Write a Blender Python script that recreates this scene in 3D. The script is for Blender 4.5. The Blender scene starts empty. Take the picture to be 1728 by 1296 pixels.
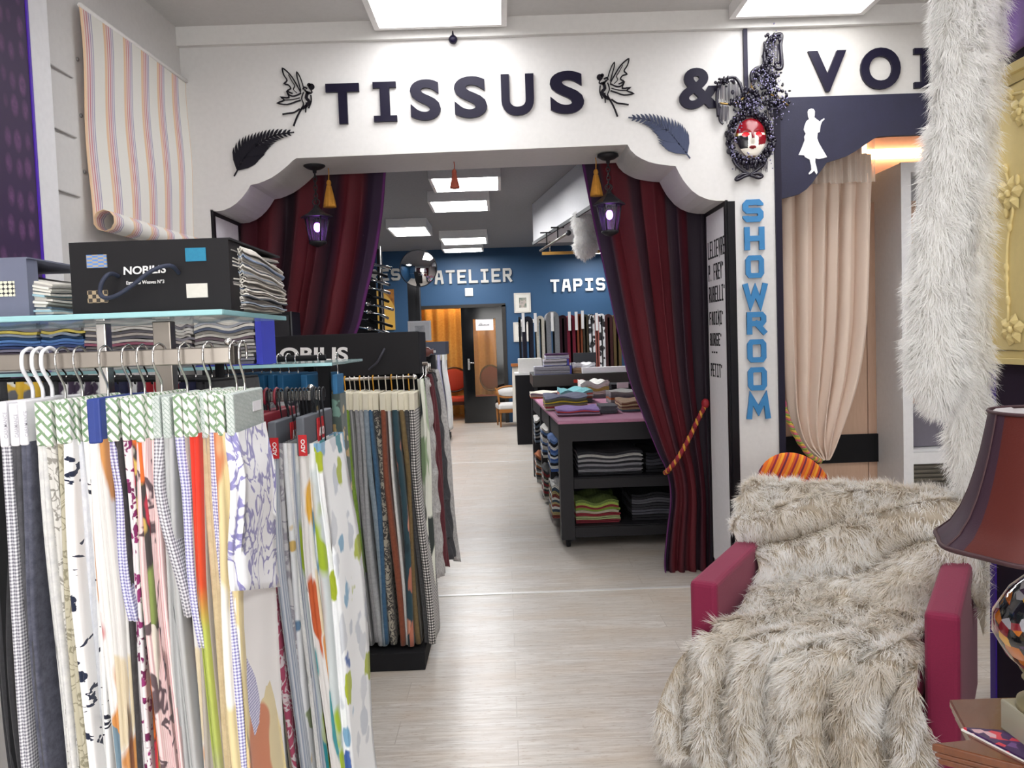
import bpy, math, random
import numpy as np
from mathutils import Vector, Matrix, Euler, noise
random.seed(7); rng=np.random.default_rng(7)
R=math.radians
scn=bpy.context.scene; C=scn.collection
# ---------------- camera, world, exposure ----------------
F=1400.0; YAW=R(-0.47); PITCH=R(3.04); ROLL=R(-2.0); CAMZ=1.5
cam=bpy.data.cameras.new('camera'); co=bpy.data.objects.new('camera',cam); C.objects.link(co); scn.camera=co
cam.sensor_width=36; cam.lens=36*F/1728; cam.clip_start=.05
CR=Matrix.Rotation(YAW,3,'Z')@Matrix.Rotation(math.pi/2-PITCH,3,'X')@Matrix.Rotation(ROLL,3,'Z')
co.rotation_euler=CR.to_euler(); co.location=(0,0,CAMZ)
vs=scn.view_settings; vs.view_transform='Standard'; vs.look='None'; vs.gamma=1; vs.exposure=0.2; vs.use_curve_mapping=False
w=bpy.data.worlds.new('world'); scn.world=w; w.use_nodes=True
w.node_tree.nodes['Background'].inputs[0].default_value=(1,.99,.98,1); w.node_tree.nodes['Background'].inputs[1].default_value=.25
LIGHTW=8.0      # emission of the front ceiling panels
LIGHTB=25.0     # emission of the back ceiling panels
FILL=4.6         # emission of the unseen fill pane added behind the camera
FRONT=4.6; BACKW=5.07; ENDW=15.1; ZC=3.24; ZB=3.17
def ray(px,py): return CR@Vector(((px-864)/F,-(py-648)/F,-1))
def at(px,py,Y):
    d=ray(px,py); t=Y/d.y; return Vector((d.x*t,Y,CAMZ+d.z*t))
def atX(px,py,X):
    d=ray(px,py); t=X/d.x; return Vector((X,d.y*t,CAMZ+d.z*t))
def atZ(px,py,Z):
    d=ray(px,py); t=(Z-CAMZ)/d.z; return Vector((d.x*t,d.y*t,Z))
# ---------------- materials ----------------
def srgb(c):
    if isinstance(c,str):
        c=[int(c[i:i+2],16)/255 for i in (0,2,4)]
    return tuple((x/12.92 if x<=.04045 else ((x+.055)/1.055)**2.4) for x in c)+(1,)
class G:
    def __init__(s,name):
        s.m=bpy.data.materials.new(name); s.m.use_nodes=True; s.t=s.m.node_tree; s.b=s.t.nodes['Principled BSDF']
    def n(s,ty,**k):
        n=s.t.nodes.new(ty)
        for a,v in k.items():
            if a.startswith('i_'): n.inputs[int(a[2:]) if a[2:].isdigit() else a[2:].replace('_',' ')].default_value=v
            else: setattr(n,a,v)
        return n
    def l(s,a,b): s.t.links.new(a,b)
    def vec(s,kind='Object',scale=(1,1,1),rot=(0,0,0),loc=(0,0,0)):
        tc=s.n('ShaderNodeTexCoord'); mp=s.n('ShaderNodeMapping')
        mp.inputs['Scale'].default_value=scale; mp.inputs['Rotation'].default_value=rot; mp.inputs['Location'].default_value=loc
        s.l(tc.outputs[kind],mp.inputs[0]); return mp.outputs[0]
    def ramp(s,fac,stops,interp='LINEAR'):
        r=s.n('ShaderNodeValToRGB'); r.color_ramp.interpolation=interp; e=r.color_ramp.elements
        while len(e)<len(stops): e.new(.5)
        for q,(p,c) in zip(e,stops): q.position=p; q.color=srgb(c) if not isinstance(c,float) else (c,c,c,1)
        s.l(fac,r.inputs[0]); return r.outputs[0]
    def noise(s,vec,scale=5,detail=3,rough=.5,dist=0):
        n=s.n('ShaderNodeTexNoise'); n.inputs['Scale'].default_value=scale; n.inputs['Detail'].default_value=detail; n.inputs['Roughness'].default_value=rough; n.inputs['Distortion'].default_value=dist
        s.l(vec,n.inputs['Vector']); return n.outputs['Fac']
    def wave(s,vec,scale=5,dist=0,dir='X',prof='SIN'):
        n=s.n('ShaderNodeTexWave'); n.bands_direction=dir; n.wave_profile=prof; n.inputs['Scale'].default_value=scale; n.inputs['Distortion'].default_value=dist
        s.l(vec,n.inputs['Vector']); return n.outputs['Fac']
    def vor(s,vec,scale=5,feature='F1',out='Distance',rand=1):
        n=s.n('ShaderNodeTexVoronoi'); n.feature=feature; n.inputs['Scale'].default_value=scale; n.inputs['Randomness'].default_value=rand
        s.l(vec,n.inputs['Vector']); return n.outputs[out]
    def mix(s,f,a,b,mode='MIX'):
        n=s.n('ShaderNodeMix'); n.data_type='RGBA'; n.blend_type=mode
        for x,i in ((f,0),(a,6),(b,7)):
            if isinstance(x,bpy.types.NodeSocket): s.l(x,n.inputs[i])
            elif i==0: n.inputs[0].default_value=x
            else: n.inputs[i].default_value=srgb(x)
        return n.outputs[2]
    def math(s,op,a,b=0,c=0):
        n=s.n('ShaderNodeMath'); n.operation=op
        for i,x in enumerate((a,b,c)):
            if isinstance(x,bpy.types.NodeSocket): s.l(x,n.inputs[i])
            else: n.inputs[i].default_value=x
        return n.outputs[0]
    def col(s,x):
        if isinstance(x,bpy.types.NodeSocket): s.l(x,s.b.inputs['Base Color'])
        else: s.b.inputs['Base Color'].default_value=srgb(x)
    def bump(s,h,strength=.3,dist=.01):
        n=s.n('ShaderNodeBump'); n.inputs['Strength'].default_value=strength; n.inputs['Distance'].default_value=dist
        s.l(h,n.inputs['Height']); s.l(n.outputs[0],s.b.inputs['Normal'])
    def set(s,rough=.6,metal=0,**k):
        s.b.inputs['Roughness'].default_value=rough; s.b.inputs['Metallic'].default_value=metal
        for a,v in k.items():
            a=a.replace('_',' '); s.b.inputs[a].default_value=srgb(v) if isinstance(v,str) else v
        return s.m
_m={}
def M(c,rough=.6,metal=0,var=.06,name=None,**k):
    """plain procedural material with slight tone noise"""
    key=(c,rough,metal,var,tuple(sorted(k.items())))
    if key in _m: return _m[key]
    g=G(name or 'plain_'+c)
    if var:
        f=g.noise(g.vec(),40,4)
        rgb=srgb(c)[:3]
        n=g.n('ShaderNodeMix',data_type='RGBA')
        n.inputs[6].default_value=tuple(max(0,x*(1-var)) for x in rgb)+(1,); n.inputs[7].default_value=tuple(min(1,x*(1+var)) for x in rgb)+(1,)
        g.l(f,n.inputs[0]); g.col(n.outputs[2])
    else: g.col(c)
    if metal==0 and max(srgb(c)[:3])<.035 and rough>.3: k=dict(k); k.setdefault('Specular_IOR_Level',.18)
    g.set(rough,metal,**k); _m[key]=g.m; return g.m
def EM(c,s,name='glow'):
    g=G(name); g.col(c); g.b.inputs['Emission Color'].default_value=srgb(c); g.b.inputs['Emission Strength'].default_value=s; return g.m
def clothbase(g,rough=.85):
    f=g.noise(g.vec('UV',(1,1,1)),900,1); g.bump(f,.15,.002); g.set(rough); g.b.inputs['Sheen Weight'].default_value=.15
    return g.m
def P_plain(c,c2=None,name='cloth'):
    g=G(name); v=g.vec('UV'); f=g.noise(v,60,5,.7)
    g.col(g.mix(g.ramp(f,[(.35,0.),(.65,1.)]),c,c2 or c)); return clothbase(g)
def P_stripe(cols,period=.02,axis='X',name='striped_cloth',dist=0):
    g=G(name); v=g.vec('UV',(1/period,1/period,1))
    sx=g.n('ShaderNodeSeparateXYZ'); g.l(v,sx.inputs[0]); f=g.math('FRACT',sx.outputs[0 if axis=='X' else 1])
    n=len(cols); g.col(g.ramp(f,[(i/n,c) for i,c in enumerate(cols)],'CONSTANT')); return clothbase(g)
def P_check(a,b,mid,period=.008,name='gingham_cloth'):
    g=G(name); v=g.vec('UV',(1/period,1/period,1)); sx=g.n('ShaderNodeSeparateXYZ'); g.l(v,sx.inputs[0])
    fx=g.math('GREATER_THAN',g.math('FRACT',sx.outputs[0]),.5); fy=g.math('GREATER_THAN',g.math('FRACT',sx.outputs[1]),.5)
    s=g.math('MULTIPLY',g.math('ADD',fx,fy),.5); g.col(g.ramp(s,[(0,a),(.4,mid),(.9,b)],'CONSTANT')); return clothbase(g)
def P_blob(base,cols,scale=14,thr=.32,seed=0,name='print_cloth',stretch=1,soft=.03,dist=.4):
    """coloured irregular blotches on a base"""
    g=G(name); v=g.vec('UV',(1,stretch,1),loc=(seed*1.7,seed*.9,0))
    nz=g.n('ShaderNodeTexNoise'); nz.inputs['Scale'].default_value=scale*1.5; g.l(v,nz.inputs['Vector'])
    ad=g.n('ShaderNodeVectorMath',operation='SCALE'); g.l(nz.outputs['Color'],ad.inputs[0]); ad.inputs['Scale'].default_value=dist/scale*2
    a2=g.n('ShaderNodeVectorMath',operation='ADD'); g.l(v,a2.inputs[0]); g.l(ad.outputs[0],a2.inputs[1]); v=a2.outputs[0]
    vo=g.n('ShaderNodeTexVoronoi'); vo.inputs['Scale'].default_value=scale; g.l(v,vo.inputs['Vector'])
    mask=g.ramp(vo.outputs['Distance'],[(max(0,thr-soft),1.),(thr+soft,0.)])
    sp=g.n('ShaderNodeSeparateColor'); g.l(vo.outputs['Color'],sp.inputs[0])
    n=len(cols); pc=g.ramp(sp.outputs[0],[(i/n,c) for i,c in enumerate(cols)],'CONSTANT')
    g.col(g.mix(mask,base,pc)); return clothbase(g)
def P_strokes(base,ink,scale=9,seed=0,name='ink_cloth',lo=.62,stretch=.35):
    g=G(name); v=g.vec('UV',(stretch,1,1),loc=(seed,seed*2.3,0)); f=g.noise(v,scale*6,3,.5,.8)
    f2=g.noise(g.vec('UV',loc=(seed,0,0)),scale,2)
    m=g.math('MULTIPLY',g.math('GREATER_THAN',f,lo-.06),g.math('GREATER_THAN',f2,.48)); g.col(g.mix(m,base,ink)); return clothbase(g)
def P_sketch(base,ink,scale=12,seed=0,name='sketch_cloth',w=.04,base2=None,period=.006):
    g=G(name); v=g.vec('UV',loc=(seed,seed,0)); d=g.noise(v,scale,3,.5,1.2)
    m=g.ramp(g.math('ABSOLUTE',g.math('SUBTRACT',d,.5)),[(w*.5,1.),(w,0.)])
    b=base
    if base2:
        sx=g.n('ShaderNodeSeparateXYZ'); g.l(g.vec('UV',(1/period,1,1)),sx.inputs[0]); b=g.mix(g.math('GREATER_THAN',g.math('FRACT',sx.outputs[0]),.6),base,base2)
    g.col(g.mix(m,b,ink)); return clothbase(g)
# ---------------- mesh helpers ----------------
class MB:
    def __init__(s): s.v=[]; s.f=[]; s.mi=[]; s.uv=[]; s.sm=[]
    def add(s,vs,fs,mi=0,uv=None,smooth=False):
        o=len(s.v); s.v+= [tuple(p) for p in vs]
        for f in fs: s.f.append(tuple(i+o for i in f)); s.mi.append(mi); s.sm.append(smooth)
        s.uv+= list(uv) if uv is not None else [(p[0]+p[1],p[2]) for p in vs]
        return s
    def box(s,a,b,mi=0,rz=0,piv=None):
        x0,y0,z0=a; x1,y1,z1=b
        vs=[(x0,y0,z0),(x1,y0,z0),(x1,y1,z0),(x0,y1,z0),(x0,y0,z1),(x1,y0,z1),(x1,y1,z1),(x0,y1,z1)]
        if rz:
            cx,cy=piv or ((x0+x1)/2,(y0+y1)/2); c,sn=math.cos(rz),math.sin(rz)
            vs=[(cx+(x-cx)*c-(y-cy)*sn,cy+(x-cx)*sn+(y-cy)*c,z) for x,y,z in vs]
        return s.add(vs,[(0,3,2,1),(4,5,6,7),(0,1,5,4),(1,2,6,5),(2,3,7,6),(3,0,4,7)],mi)
    def hexa(s,vs,mi=0):
        return s.add(vs,[(0,3,2,1),(4,5,6,7),(0,1,5,4),(1,2,6,5),(2,3,7,6),(3,0,4,7)],mi)
    def tube(s,pts,r,n=8,mi=0,caps=True,closed=False,flat=1):
        pts=[Vector(p) for p in pts]; L=len(pts); rs=r if isinstance(r,(list,tuple)) else [r]*L
        vs=[];uv=[]; ref=None; acc=0
        for i,p in enumerate(pts):
            if closed: t=pts[(i+1)%L]-pts[i-1]
            else: t=pts[min(i+1,L-1)]-pts[max(i-1,0)]
            if t.length<1e-9: t=Vector((0,0,1))
            t.normalize()
            if ref is None: ref=Vector((0,0,1)) if abs(t.z)<.9 else Vector((1,0,0))
            a=t.cross(ref)
            if a.length<1e-6: a=t.orthogonal()
            a.normalize(); b=a.cross(t).normalized(); ref=b
            if i: acc+=(pts[i]-pts[i-1]).length
            for k in range(n):
                th=2*math.pi*k/n; vs.append(p+a*math.cos(th)*rs[i]+b*math.sin(th)*rs[i]*flat); uv.append((k/n*2*math.pi*rs[i],acc))
        fs=[]
        for i in range(L if closed else L-1):
            j=(i+1)%L
            for k in range(n): fs.append((i*n+k,i*n+(k+1)%n,j*n+(k+1)%n,j*n+k))
        s.add(vs,fs,mi,uv,True)
        if caps and not closed:
            o=len(s.v)-len(vs); s.f.append(tuple(o+k for k in range(n))[::-1]); s.f.append(tuple(o+(L-1)*n+k for k in range(n))); s.mi+=[mi,mi]; s.sm+=[False,False]
        return s
    def lathe(s,prof,c=(0,0,0),n=24,mi=0,fn=None,smooth=True,caps=True,axis='Z'):
        vs=[];uv=[]
        for i,(r,z) in enumerate(prof):
            for k in range(n):
                th=2*math.pi*k/n; rr=r*(fn(th,i) if fn else 1)
                q=(rr*math.cos(th),rr*math.sin(th),z)
                if axis=='Y': q=(q[0],q[2],q[1])
                if axis=='X': q=(q[2],q[0],q[1])
                vs.append((c[0]+q[0],c[1]+q[1],c[2]+q[2])); uv.append((k/n,z))
        fs=[(i*n+k,i*n+(k+1)%n,(i+1)*n+(k+1)%n,(i+1)*n+k) for i in range(len(prof)-1) for k in range(n)]
        s.add(vs,fs,mi,uv,smooth)
        o=len(s.v)-len(vs)
        if caps:
            if prof[0][0]>1e-5: s.f.append(tuple(o+k for k in range(n))[::-1]); s.mi.append(mi); s.sm.append(False)
            if prof[-1][0]>1e-5: s.f.append(tuple(o+(len(prof)-1)*n+k for k in range(n))); s.mi.append(mi); s.sm.append(False)
        return s
    def ell(s,c,r,n=12,m=8,mi=0):
        if not isinstance(r,(tuple,list)): r=(r,r,r)
        vs=[];L=m+1
        for i in range(L):
            ph=math.pi*i/m
            for k in range(n):
                th=2*math.pi*k/n; vs.append((c[0]+r[0]*math.sin(ph)*math.cos(th),c[1]+r[1]*math.sin(ph)*math.sin(th),c[2]-r[2]*math.cos(ph)))
        fs=[(i*n+k,i*n+(k+1)%n,(i+1)*n+(k+1)%n,(i+1)*n+k) for i in range(m) for k in range(n)]
        return s.add(vs,fs,mi,None,True)
    def grid(s,fn,nu,nv,mi=0,uvs=(1,1),smooth=True,two=None):
        vs=[];uv=[]
        for j in range(nv+1):
            for i in range(nu+1):
                vs.append(fn(i/nu,j/nv)); uv.append((i/nu*uvs[0],j/nv*uvs[1]))
        fs=[(j*(nu+1)+i,j*(nu+1)+i+1,(j+1)*(nu+1)+i+1,(j+1)*(nu+1)+i) for j in range(nv) for i in range(nu)]
        return s.add(vs,fs,mi,uv,smooth)
    def poly(s,pts,d,mi=0,smooth=False):
        """prism: closed outline of 3-D points pushed by vector d"""
        n=len(pts); pts=[Vector(p) for p in pts]; d=Vector(d)
        vs=pts+[p+d for p in pts]
        fs=[tuple(range(n))[::-1],tuple(range(n,2*n))]+[(i,(i+1)%n,n+(i+1)%n,n+i) for i in range(n)]
        return s.add(vs,fs,mi)
    def build(s,name,mats,parent=None,local=False,bevel=0,solid=0,sub=0,origin=None):
        me=bpy.data.meshes.new(name)
        V=np.array(s.v,dtype=float)
        if parent is not None: o=np.zeros(3) if local else np.array(parent.get('_w',(0,0,0)),dtype=float)
        elif local: o=np.zeros(3)
        elif origin is not None: o=np.array(origin,dtype=float)
        else: o=np.array([(V[:,0].min()+V[:,0].max())/2,(V[:,1].min()+V[:,1].max())/2,V[:,2].min()])
        me.from_pydata((V-o).tolist(),[],s.f)
        me.polygons.foreach_set('material_index',s.mi); me.polygons.foreach_set('use_smooth',s.sm)
        uvl=me.uv_layers.new(name='UVMap'); li=np.zeros(len(me.loops),dtype=np.int32); me.loops.foreach_get('vertex_index',li)
        uvl.data.foreach_set('uv',np.array(s.uv,dtype=np.float32)[li].ravel())
        for m in (mats if isinstance(mats,(list,tuple)) else [mats]): me.materials.append(m)
        me.validate(); me.update()
        ob=bpy.data.objects.new(name,me); C.objects.link(ob)
        if parent is not None: ob.parent=parent
        elif not local: ob.location=o
        if bevel:
            b=ob.modifiers.new('bevel','BEVEL'); b.width=bevel; b.segments=2; b.limit_method='ANGLE'
        if solid:
            b=ob.modifiers.new('solid','SOLIDIFY'); b.thickness=solid; b.offset=0
        if sub:
            b=ob.modifiers.new('sub','SUBSURF'); b.levels=sub; b.render_levels=sub
        return ob
def tag(o,label,cat,group=None,kind=None):
    o['label']=label; o['category']=cat
    if group: o['group']=group
    if kind: o['kind']=kind
    return o
def thing(name,label,cat,loc=(0,0,0),rz=0,group=None):
    o=bpy.data.objects.new(name,None); C.objects.link(o); o.location=loc; o.rotation_euler=(0,0,rz); o.empty_display_size=.1
    o['_w']=tuple(loc); return tag(o,label,cat,group)
def struct(mb,name,m,**k):
    o=mb.build(name,m,local=True,**k); o['kind']='structure'; return o
def cat(pts,n=8,closed=False):
    """catmull-rom through points"""
    P=[Vector(p) for p in pts]; out=[]; L=len(P)
    for i in range(L if closed else L-1):
        if closed: a,b,c,d=P[i-1],P[i],P[(i+1)%L],P[(i+2)%L]
        else: a,b,c,d=P[max(i-1,0)],P[i],P[i+1],P[min(i+2,L-1)]
        for k in range(n):
            t=k/n; out.append(.5*((2*b)+(c-a)*t+(2*a-5*b+4*c-d)*t*t+(3*b-a-3*c+d)*t**3))
    if not closed: out.append(P[-1])
    return out
# stroke lettering -----------------------------------------------------------
c_=.14
GL={'S':[[(1,.8),(1,1-c_),(1-c_,1),(c_,1),(0,1-c_),(0,.5+c_),(c_,.5),(1-c_,.5),(1,.5-c_),(1,c_),(1-c_,0),(c_,0),(0,c_),(0,.2)]],
'H':[[(0,0),(0,1)],[(1,0),(1,1)],[(0,.5),(1,.5)]],'O':['c',[(c_,0),(1-c_,0),(1,c_),(1,1-c_),(1-c_,1),(c_,1),(0,1-c_),(0,c_)]],
'W':[[(0,1),(.24,0),(.5,.75),(.76,0),(1,1)]],'M':[[(0,0),(.12,1),(.5,.3),(.88,1),(1,0)]],
'R':[[(0,0),(0,1)],[(0,1),(1-c_,1),(1,1-c_),(1,.48+c_),(1-c_,.48),(0,.48)],[(.5,.48),(1,0)]],
'P':[[(0,0),(0,1)],[(0,1),(1-c_,1),(1,1-c_),(1,.48+c_),(1-c_,.48),(0,.48)]],
'B':[[(0,0),(0,1)],[(0,1),(1-c_,1),(1,1-c_),(1,.5+c_),(1-c_,.5),(0,.5)],[(1-c_,.5),(1,.5-c_),(1,c_),(1-c_,0),(0,0)]],
'A':[[(0,0),(.25,1),(.75,1),(1,0)],[(.1,.38),(.9,.38)]],'T':[[(0,1),(1,1)],[(.5,0),(.5,1)]],'E':[[(1,1),(0,1),(0,0),(1,0)],[(0,.5),(.8,.5)]],
'F':[[(1,1),(0,1),(0,0)],[(0,.5),(.8,.5)]],'L':[[(0,1),(0,0),(1,0)]],'I':[[(.5,0),(.5,1)],[(.1,1),(.9,1)],[(.1,0),(.9,0)]],'i':[[(.5,0),(.5,1)]],
'V':[[(0,1),(.5,0),(1,1)]],'U':[[(0,1),(0,c_),(c_,0),(1-c_,0),(1,c_),(1,1)]],'N':[[(0,0),(0,1),(1,0),(1,1)]],
'D':[[(0,0),(0,1)],[(0,1),(1-c_,1),(1,1-c_),(1,c_),(1-c_,0),(0,0)]],'G':[[(1,.8),(1,1-c_),(1-c_,1),(c_,1),(0,1-c_),(0,c_),(c_,0),(1-c_,0),(1,c_),(1,.45),(.55,.45)]],
'Y':[[(0,1),(.5,.5),(1,1)],[(.5,.5),(.5,0)]],'-':[[(0,.5),(1,.5)]],'.':[[(.4,0),(.6,0)]],'"':[[(.35,1),(.3,.75)],[(.65,1),(.6,.75)]],' ':[]}
def ribbon(pts,w,closed=False):
    n=len(pts); P=[Vector(p) for p in pts]; L=[];Rr=[]
    for i in range(n):
        a=P[i-1] if (i>0 or closed) else None; b=P[(i+1)%n] if (i<n-1 or closed) else None
        d1=(P[i]-a).normalized() if a is not None else None; d2=(b-P[i]).normalized() if b is not None else None
        if d1 is None: d1=d2
        if d2 is None: d2=d1
        n1=Vector((-d1.y,d1.x)); n2=Vector((-d2.y,d2.x)); m=n1+n2
        if m.length<1e-6: m=n1
        m.normalize(); k=w/2/max(.35,m.dot(n1)); L.append(P[i]+m*k); Rr.append(P[i]-m*k)
    return L,Rr
def stroke(mb,pts2,w,fr,d,closed=False,mi=0):
    """ribbon drawn in a 2-D frame fr(x,y)->3-D, thickness vector d"""
    L,Rr=ribbon(pts2,w,closed); n=len(pts2); d=Vector(d)
    q=[fr(*p) for p in L+Rr]; q=q+[p+d for p in q]; m=2*n
    fs=[]
    for i in range(n if closed else n-1):
        j=(i+1)%n; fs+=[(i,j,n+j,n+i),(m+i,m+n+i,m+n+j,m+j),(i,m+i,m+j,j),(n+i,n+j,m+n+j,m+n+i)]
    if not closed: fs+=[(0,n,m+n,m),(n-1,m+n-1,m+2*n-1,2*n-1)]
    mb.add(q,fs,mi)
def glyph(mb,ch,x,y,w,h,t,fr,d,mi=0):
    g=GL.get(ch,[]); cl=False; fr0=fr; k=0
    for st in g:
        k+=1; fr=(lambda a,b,k=k:fr0(a,b)-Vector(d)*.03*k if isinstance(fr0(a,b),Vector) else fr0(a,b))
        if st=='c': cl=True; continue
        pts=[Vector((x+t/2+px*(w-t),y+(t/2 if ch in 'SOHRPBAETFLIDGUCi' and False else t/2)+py*(h-t))) for px,py in st]
        if not cl and ch not in 'SG':   # extend free stroke ends to the letter box
            for e,q in ((0,1),(-1,-2)):
                dr=(pts[e]-pts[q]); 
                if dr.length>1e-9: pts[e]=pts[e]+dr.normalized()*t/2*(1 if ch in 'HTEFLIUNRPAWVMYi' else 0)
        stroke(mb,pts,t,fr,d,cl,mi)
def word(mb,s,x,y,cw,h,t,gap,fr,d,mi=0):
    for ch in s:
        w=cw*(.45 if ch in 'i."' else 1)
        glyph(mb,ch,x,y,w,h,t,fr,d,mi); x+=w+gap
    return x
def fontmesh(s,offset=0,extrude=.02):
    cu=bpy.data.curves.new('t','FONT'); cu.body=s; cu.extrude=extrude; cu.offset=offset; cu.resolution_u=6
    ob=bpy.data.objects.new('t',cu); C.objects.link(ob); dg=bpy.context.evaluated_depsgraph_get(); dg.update()
    me=bpy.data.meshes.new_from_object(ob.evaluated_get(dg)); vs=[tuple(v.co) for v in me.vertices]; fs=[tuple(p.vertices) for p in me.polygons]
    bpy.data.objects.remove(ob); bpy.data.curves.remove(cu); bpy.data.meshes.remove(me); return vs,fs
def fonttext(mb,s,a,b,c,thick,offset=0,mi=0,nrm=(0,-1,0)):
    """text fitted so its box has lower-left a, lower-right b, upper-left c; raised by thick along nrm"""
    vs,fs=fontmesh(s,offset,.5); xs=[v[0] for v in vs]; ys=[v[1] for v in vs]; x0,x1,y0,y1=min(xs),max(xs),min(ys),max(ys)
    a=Vector(a);b=Vector(b);c=Vector(c);nn=Vector(nrm).normalized()*thick
    mb.add([a+(b-a)*((x-x0)/(x1-x0))+(c-a)*((y-y0)/(y1-y0))+nn*(z+.5) for x,y,z in vs],fs,mi)
# ---------------- shared materials ----------------
WHITE=M('e9e7e6',.6,name='white_paint'); OFFW=M('d9d7d4',.7); BLACK=M('17161a',.35,name='black_lacquer'); BLACKM=M('1b1b1e',.7,name='black_matt')
NAVY=M('17152a',.3,name='navy_lacquer'); CHROME=M('d0cdca',.18,1,.02,name='chrome'); STEEL=M('9a938c',.3,1,.03,name='brushed_steel')
BLUEW=M('224a6e',.55,name='blue_wall_paint'); DARKC=M('858487',.85,var=.15,name='grey_ceiling')
def floor_mat():
    g=G('whitewashed_plank_floor'); v=g.vec('Object')
    br=g.n('ShaderNodeTexBrick'); br.offset=.37; br.inputs['Scale'].default_value=1; br.inputs['Brick Width'].default_value=1.25; br.inputs['Row Height'].default_value=.19
    br.inputs['Mortar Size'].default_value=.002; br.inputs['Color1'].default_value=srgb('d4cfc9'); br.inputs['Color2'].default_value=srgb('c4bdb4'); br.inputs['Mortar'].default_value=srgb('a8a199'); br.inputs['Mortar Smooth'].default_value=.2
    g.l(v,br.inputs['Vector'])
    s=g.noise(g.vec('Object',(1.6,22,1)),3,6,.65,.6); s2=g.noise(g.vec('Object',(1,3,1),loc=(3,1,0)),2.2,3)
    c=g.mix(g.ramp(s,[(.38,.9),(.62,0.)]),br.outputs['Color'],'b3aaa1','MIX')
    c=g.mix(g.math('MULTIPLY',g.ramp(s2,[(.45,0.),(.8,1.)]),.5),c,'bca68c')
    sc=g.noise(g.vec('Object',(3,14,1),loc=(7,2,0)),7,5,.7)
    c=g.mix(g.ramp(sc,[(.56,0.),(.66,.7)]),c,'9c8672'); g.col(c); return g.set(.33,0,Specular_IOR_Level=.5)
FLOOR=floor_mat()
# ---------------- large structure ----------------
struct(MB().box((-5,-2.6,-.1),(6,18.5,0)),'floor',FLOOR)
struct(MB().box((-5,-2.6,ZC),(6,FRONT,ZC+.1)),'ceiling',M('c9c7c6',.8))
struct(MB().box((-5,FRONT,ZB),(6,18.5,ZB+.12)),'ceiling',DARKC).name='ceiling_back'
struct(MB().box((-5,-2.7,0),(6,-2.6,ZC)),'wall_rear',M('dcdad8',.8))
struct(MB().box((-1.6,-2.59,.5),(3.6,-2.57,2.7)),'fill_pane_1',EM('fbfaf7',FILL,'front_fill_glow'))  # glowing pane added out of view as frontal fill light
mb=MB()
for x in (-1.65,.1,1.85,3.6): mb.box((x,-2.6,.45),(x+.05,-2.54,2.75))
mb.box((-1.65,-2.6,.45),(3.65,-2.54,.5)); mb.box((-1.65,-2.6,2.7),(3.65,-2.54,2.75)); struct(mb,'fill_pane_frame',M('4a4a4c',.5))  # frame around the added fill pane
# left wall: runs slightly askew to the arch wall
LW=lambda y,off=0:-1.70-(FRONT-y)*.040+off
mb=MB(); mb.hexa([(LW(-2.6)-.1,-2.6,0),(LW(-2.6),-2.6,0),(LW(FRONT),FRONT,0),(LW(FRONT)-.1,FRONT,0),(LW(-2.6)-.1,-2.6,ZC),(LW(-2.6),-2.6,ZC),(LW(FRONT),FRONT,ZC),(LW(FRONT)-.1,FRONT,ZC)])
struct(mb,'wall_left',M('d6d4d3',.7))
struct(MB().box((4.3,-2.6,0),(4.4,5.7,ZC)),'wall_right',M('e2dfdc',.7))
# arch wall
def az(px,py): p=at(px,py,FRONT); return (p.x,p.z)
curveL=[(355,356),(366,356.5),(377,355),(389,350),(399,343),(408,334),(415,325),(420,317),(423,312)]
curveL2=[(434,310),(445,306),(458,300),(470,292),(480,284),(488,277),(494,271),(500,267)]
curveR=[(1059,244),(1064,253),(1073,262),(1083,268),(1094,273),(1106,276),(1119,278),(1130,279.5),(1140,280)]
curveR2=[(1146,292),(1153,304),(1160,313),(1168,322),(1179,330),(1193,336),(1210,339),(1228,339)]
arch=[az(*p) for p in curveL+curveL2+curveR+curveR2]
XJL=arch[0][0]; XP=arch[-1][0]; XPR=az(1309,345)[0]
zs=(az(500,267)[1]+az(1059,244)[1])/2
out=[(XJL,0)]+arch+[(XP,0),(XPR,0),(XPR,ZC),(-1.95,ZC),(-1.95,0)]
struct(MB().poly([(x,FRONT,z) for x,z in out],(0,BACKW-FRONT,0)),'wall_arch',M('d0cecd',.55,name='arch_white'))
# band of wall over the second opening
pz=az(1320,167); struct(MB().box((XPR,FRONT,pz[1]),(4.3,BACKW,ZC)),'wall_front',M('c2bfbb',.55))
struct(MB().box((-1.74,FRONT-.035,ZC-.10),(4.3,FRONT,ZC)),'trim_1',M('d5d3d1',.6))
struct(MB().box((XPR,5.62,0),(4.4,5.72,ZC)),'wall_showroom',M('e6d9d0',.7))
struct(MB().box((XPR-.0,BACKW,0),(XPR+.08,5.62,ZC)),'wall_divider',M('dcd8d4',.7))
# back room
struct(MB().box((-3.6,BACKW,0),(-3.5,ENDW,ZB)),'wall_back_left',BLUEW); struct(MB().box((3.4,5.72,0),(3.5,ENDW,ZB)),'wall_back_right',BLUEW)
struct(MB().box((-3.6,BACKW-.1,0),(-1.95,BACKW,ZB)),'wall_behind_arch',BLUEW)
dl=at(711,712,ENDW).x; dr=at(858,712,ENDW).x; dz=at(780,517,ENDW).z
mb=MB(); mb.box((-3.6,ENDW,0),(dl,ENDW+.15,ZB)); mb.box((dr,ENDW,0),(3.5,ENDW+.15,ZB)); mb.box((dl,ENDW,dz),(dr,ENDW+.15,ZB))
struct(mb,'wall_end',BLUEW)
mb=MB(); mb.box((dl-.9,18,0),(dr+.9,18.1,ZB)); mb.box((dl-.9,ENDW+.15,0),(dl-.8,18,ZB)); mb.box((dr+.8,ENDW+.15,0),(dr+.9,18,ZB)); struct(mb,'wall_workshop',M('d8b070',.8))
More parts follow.
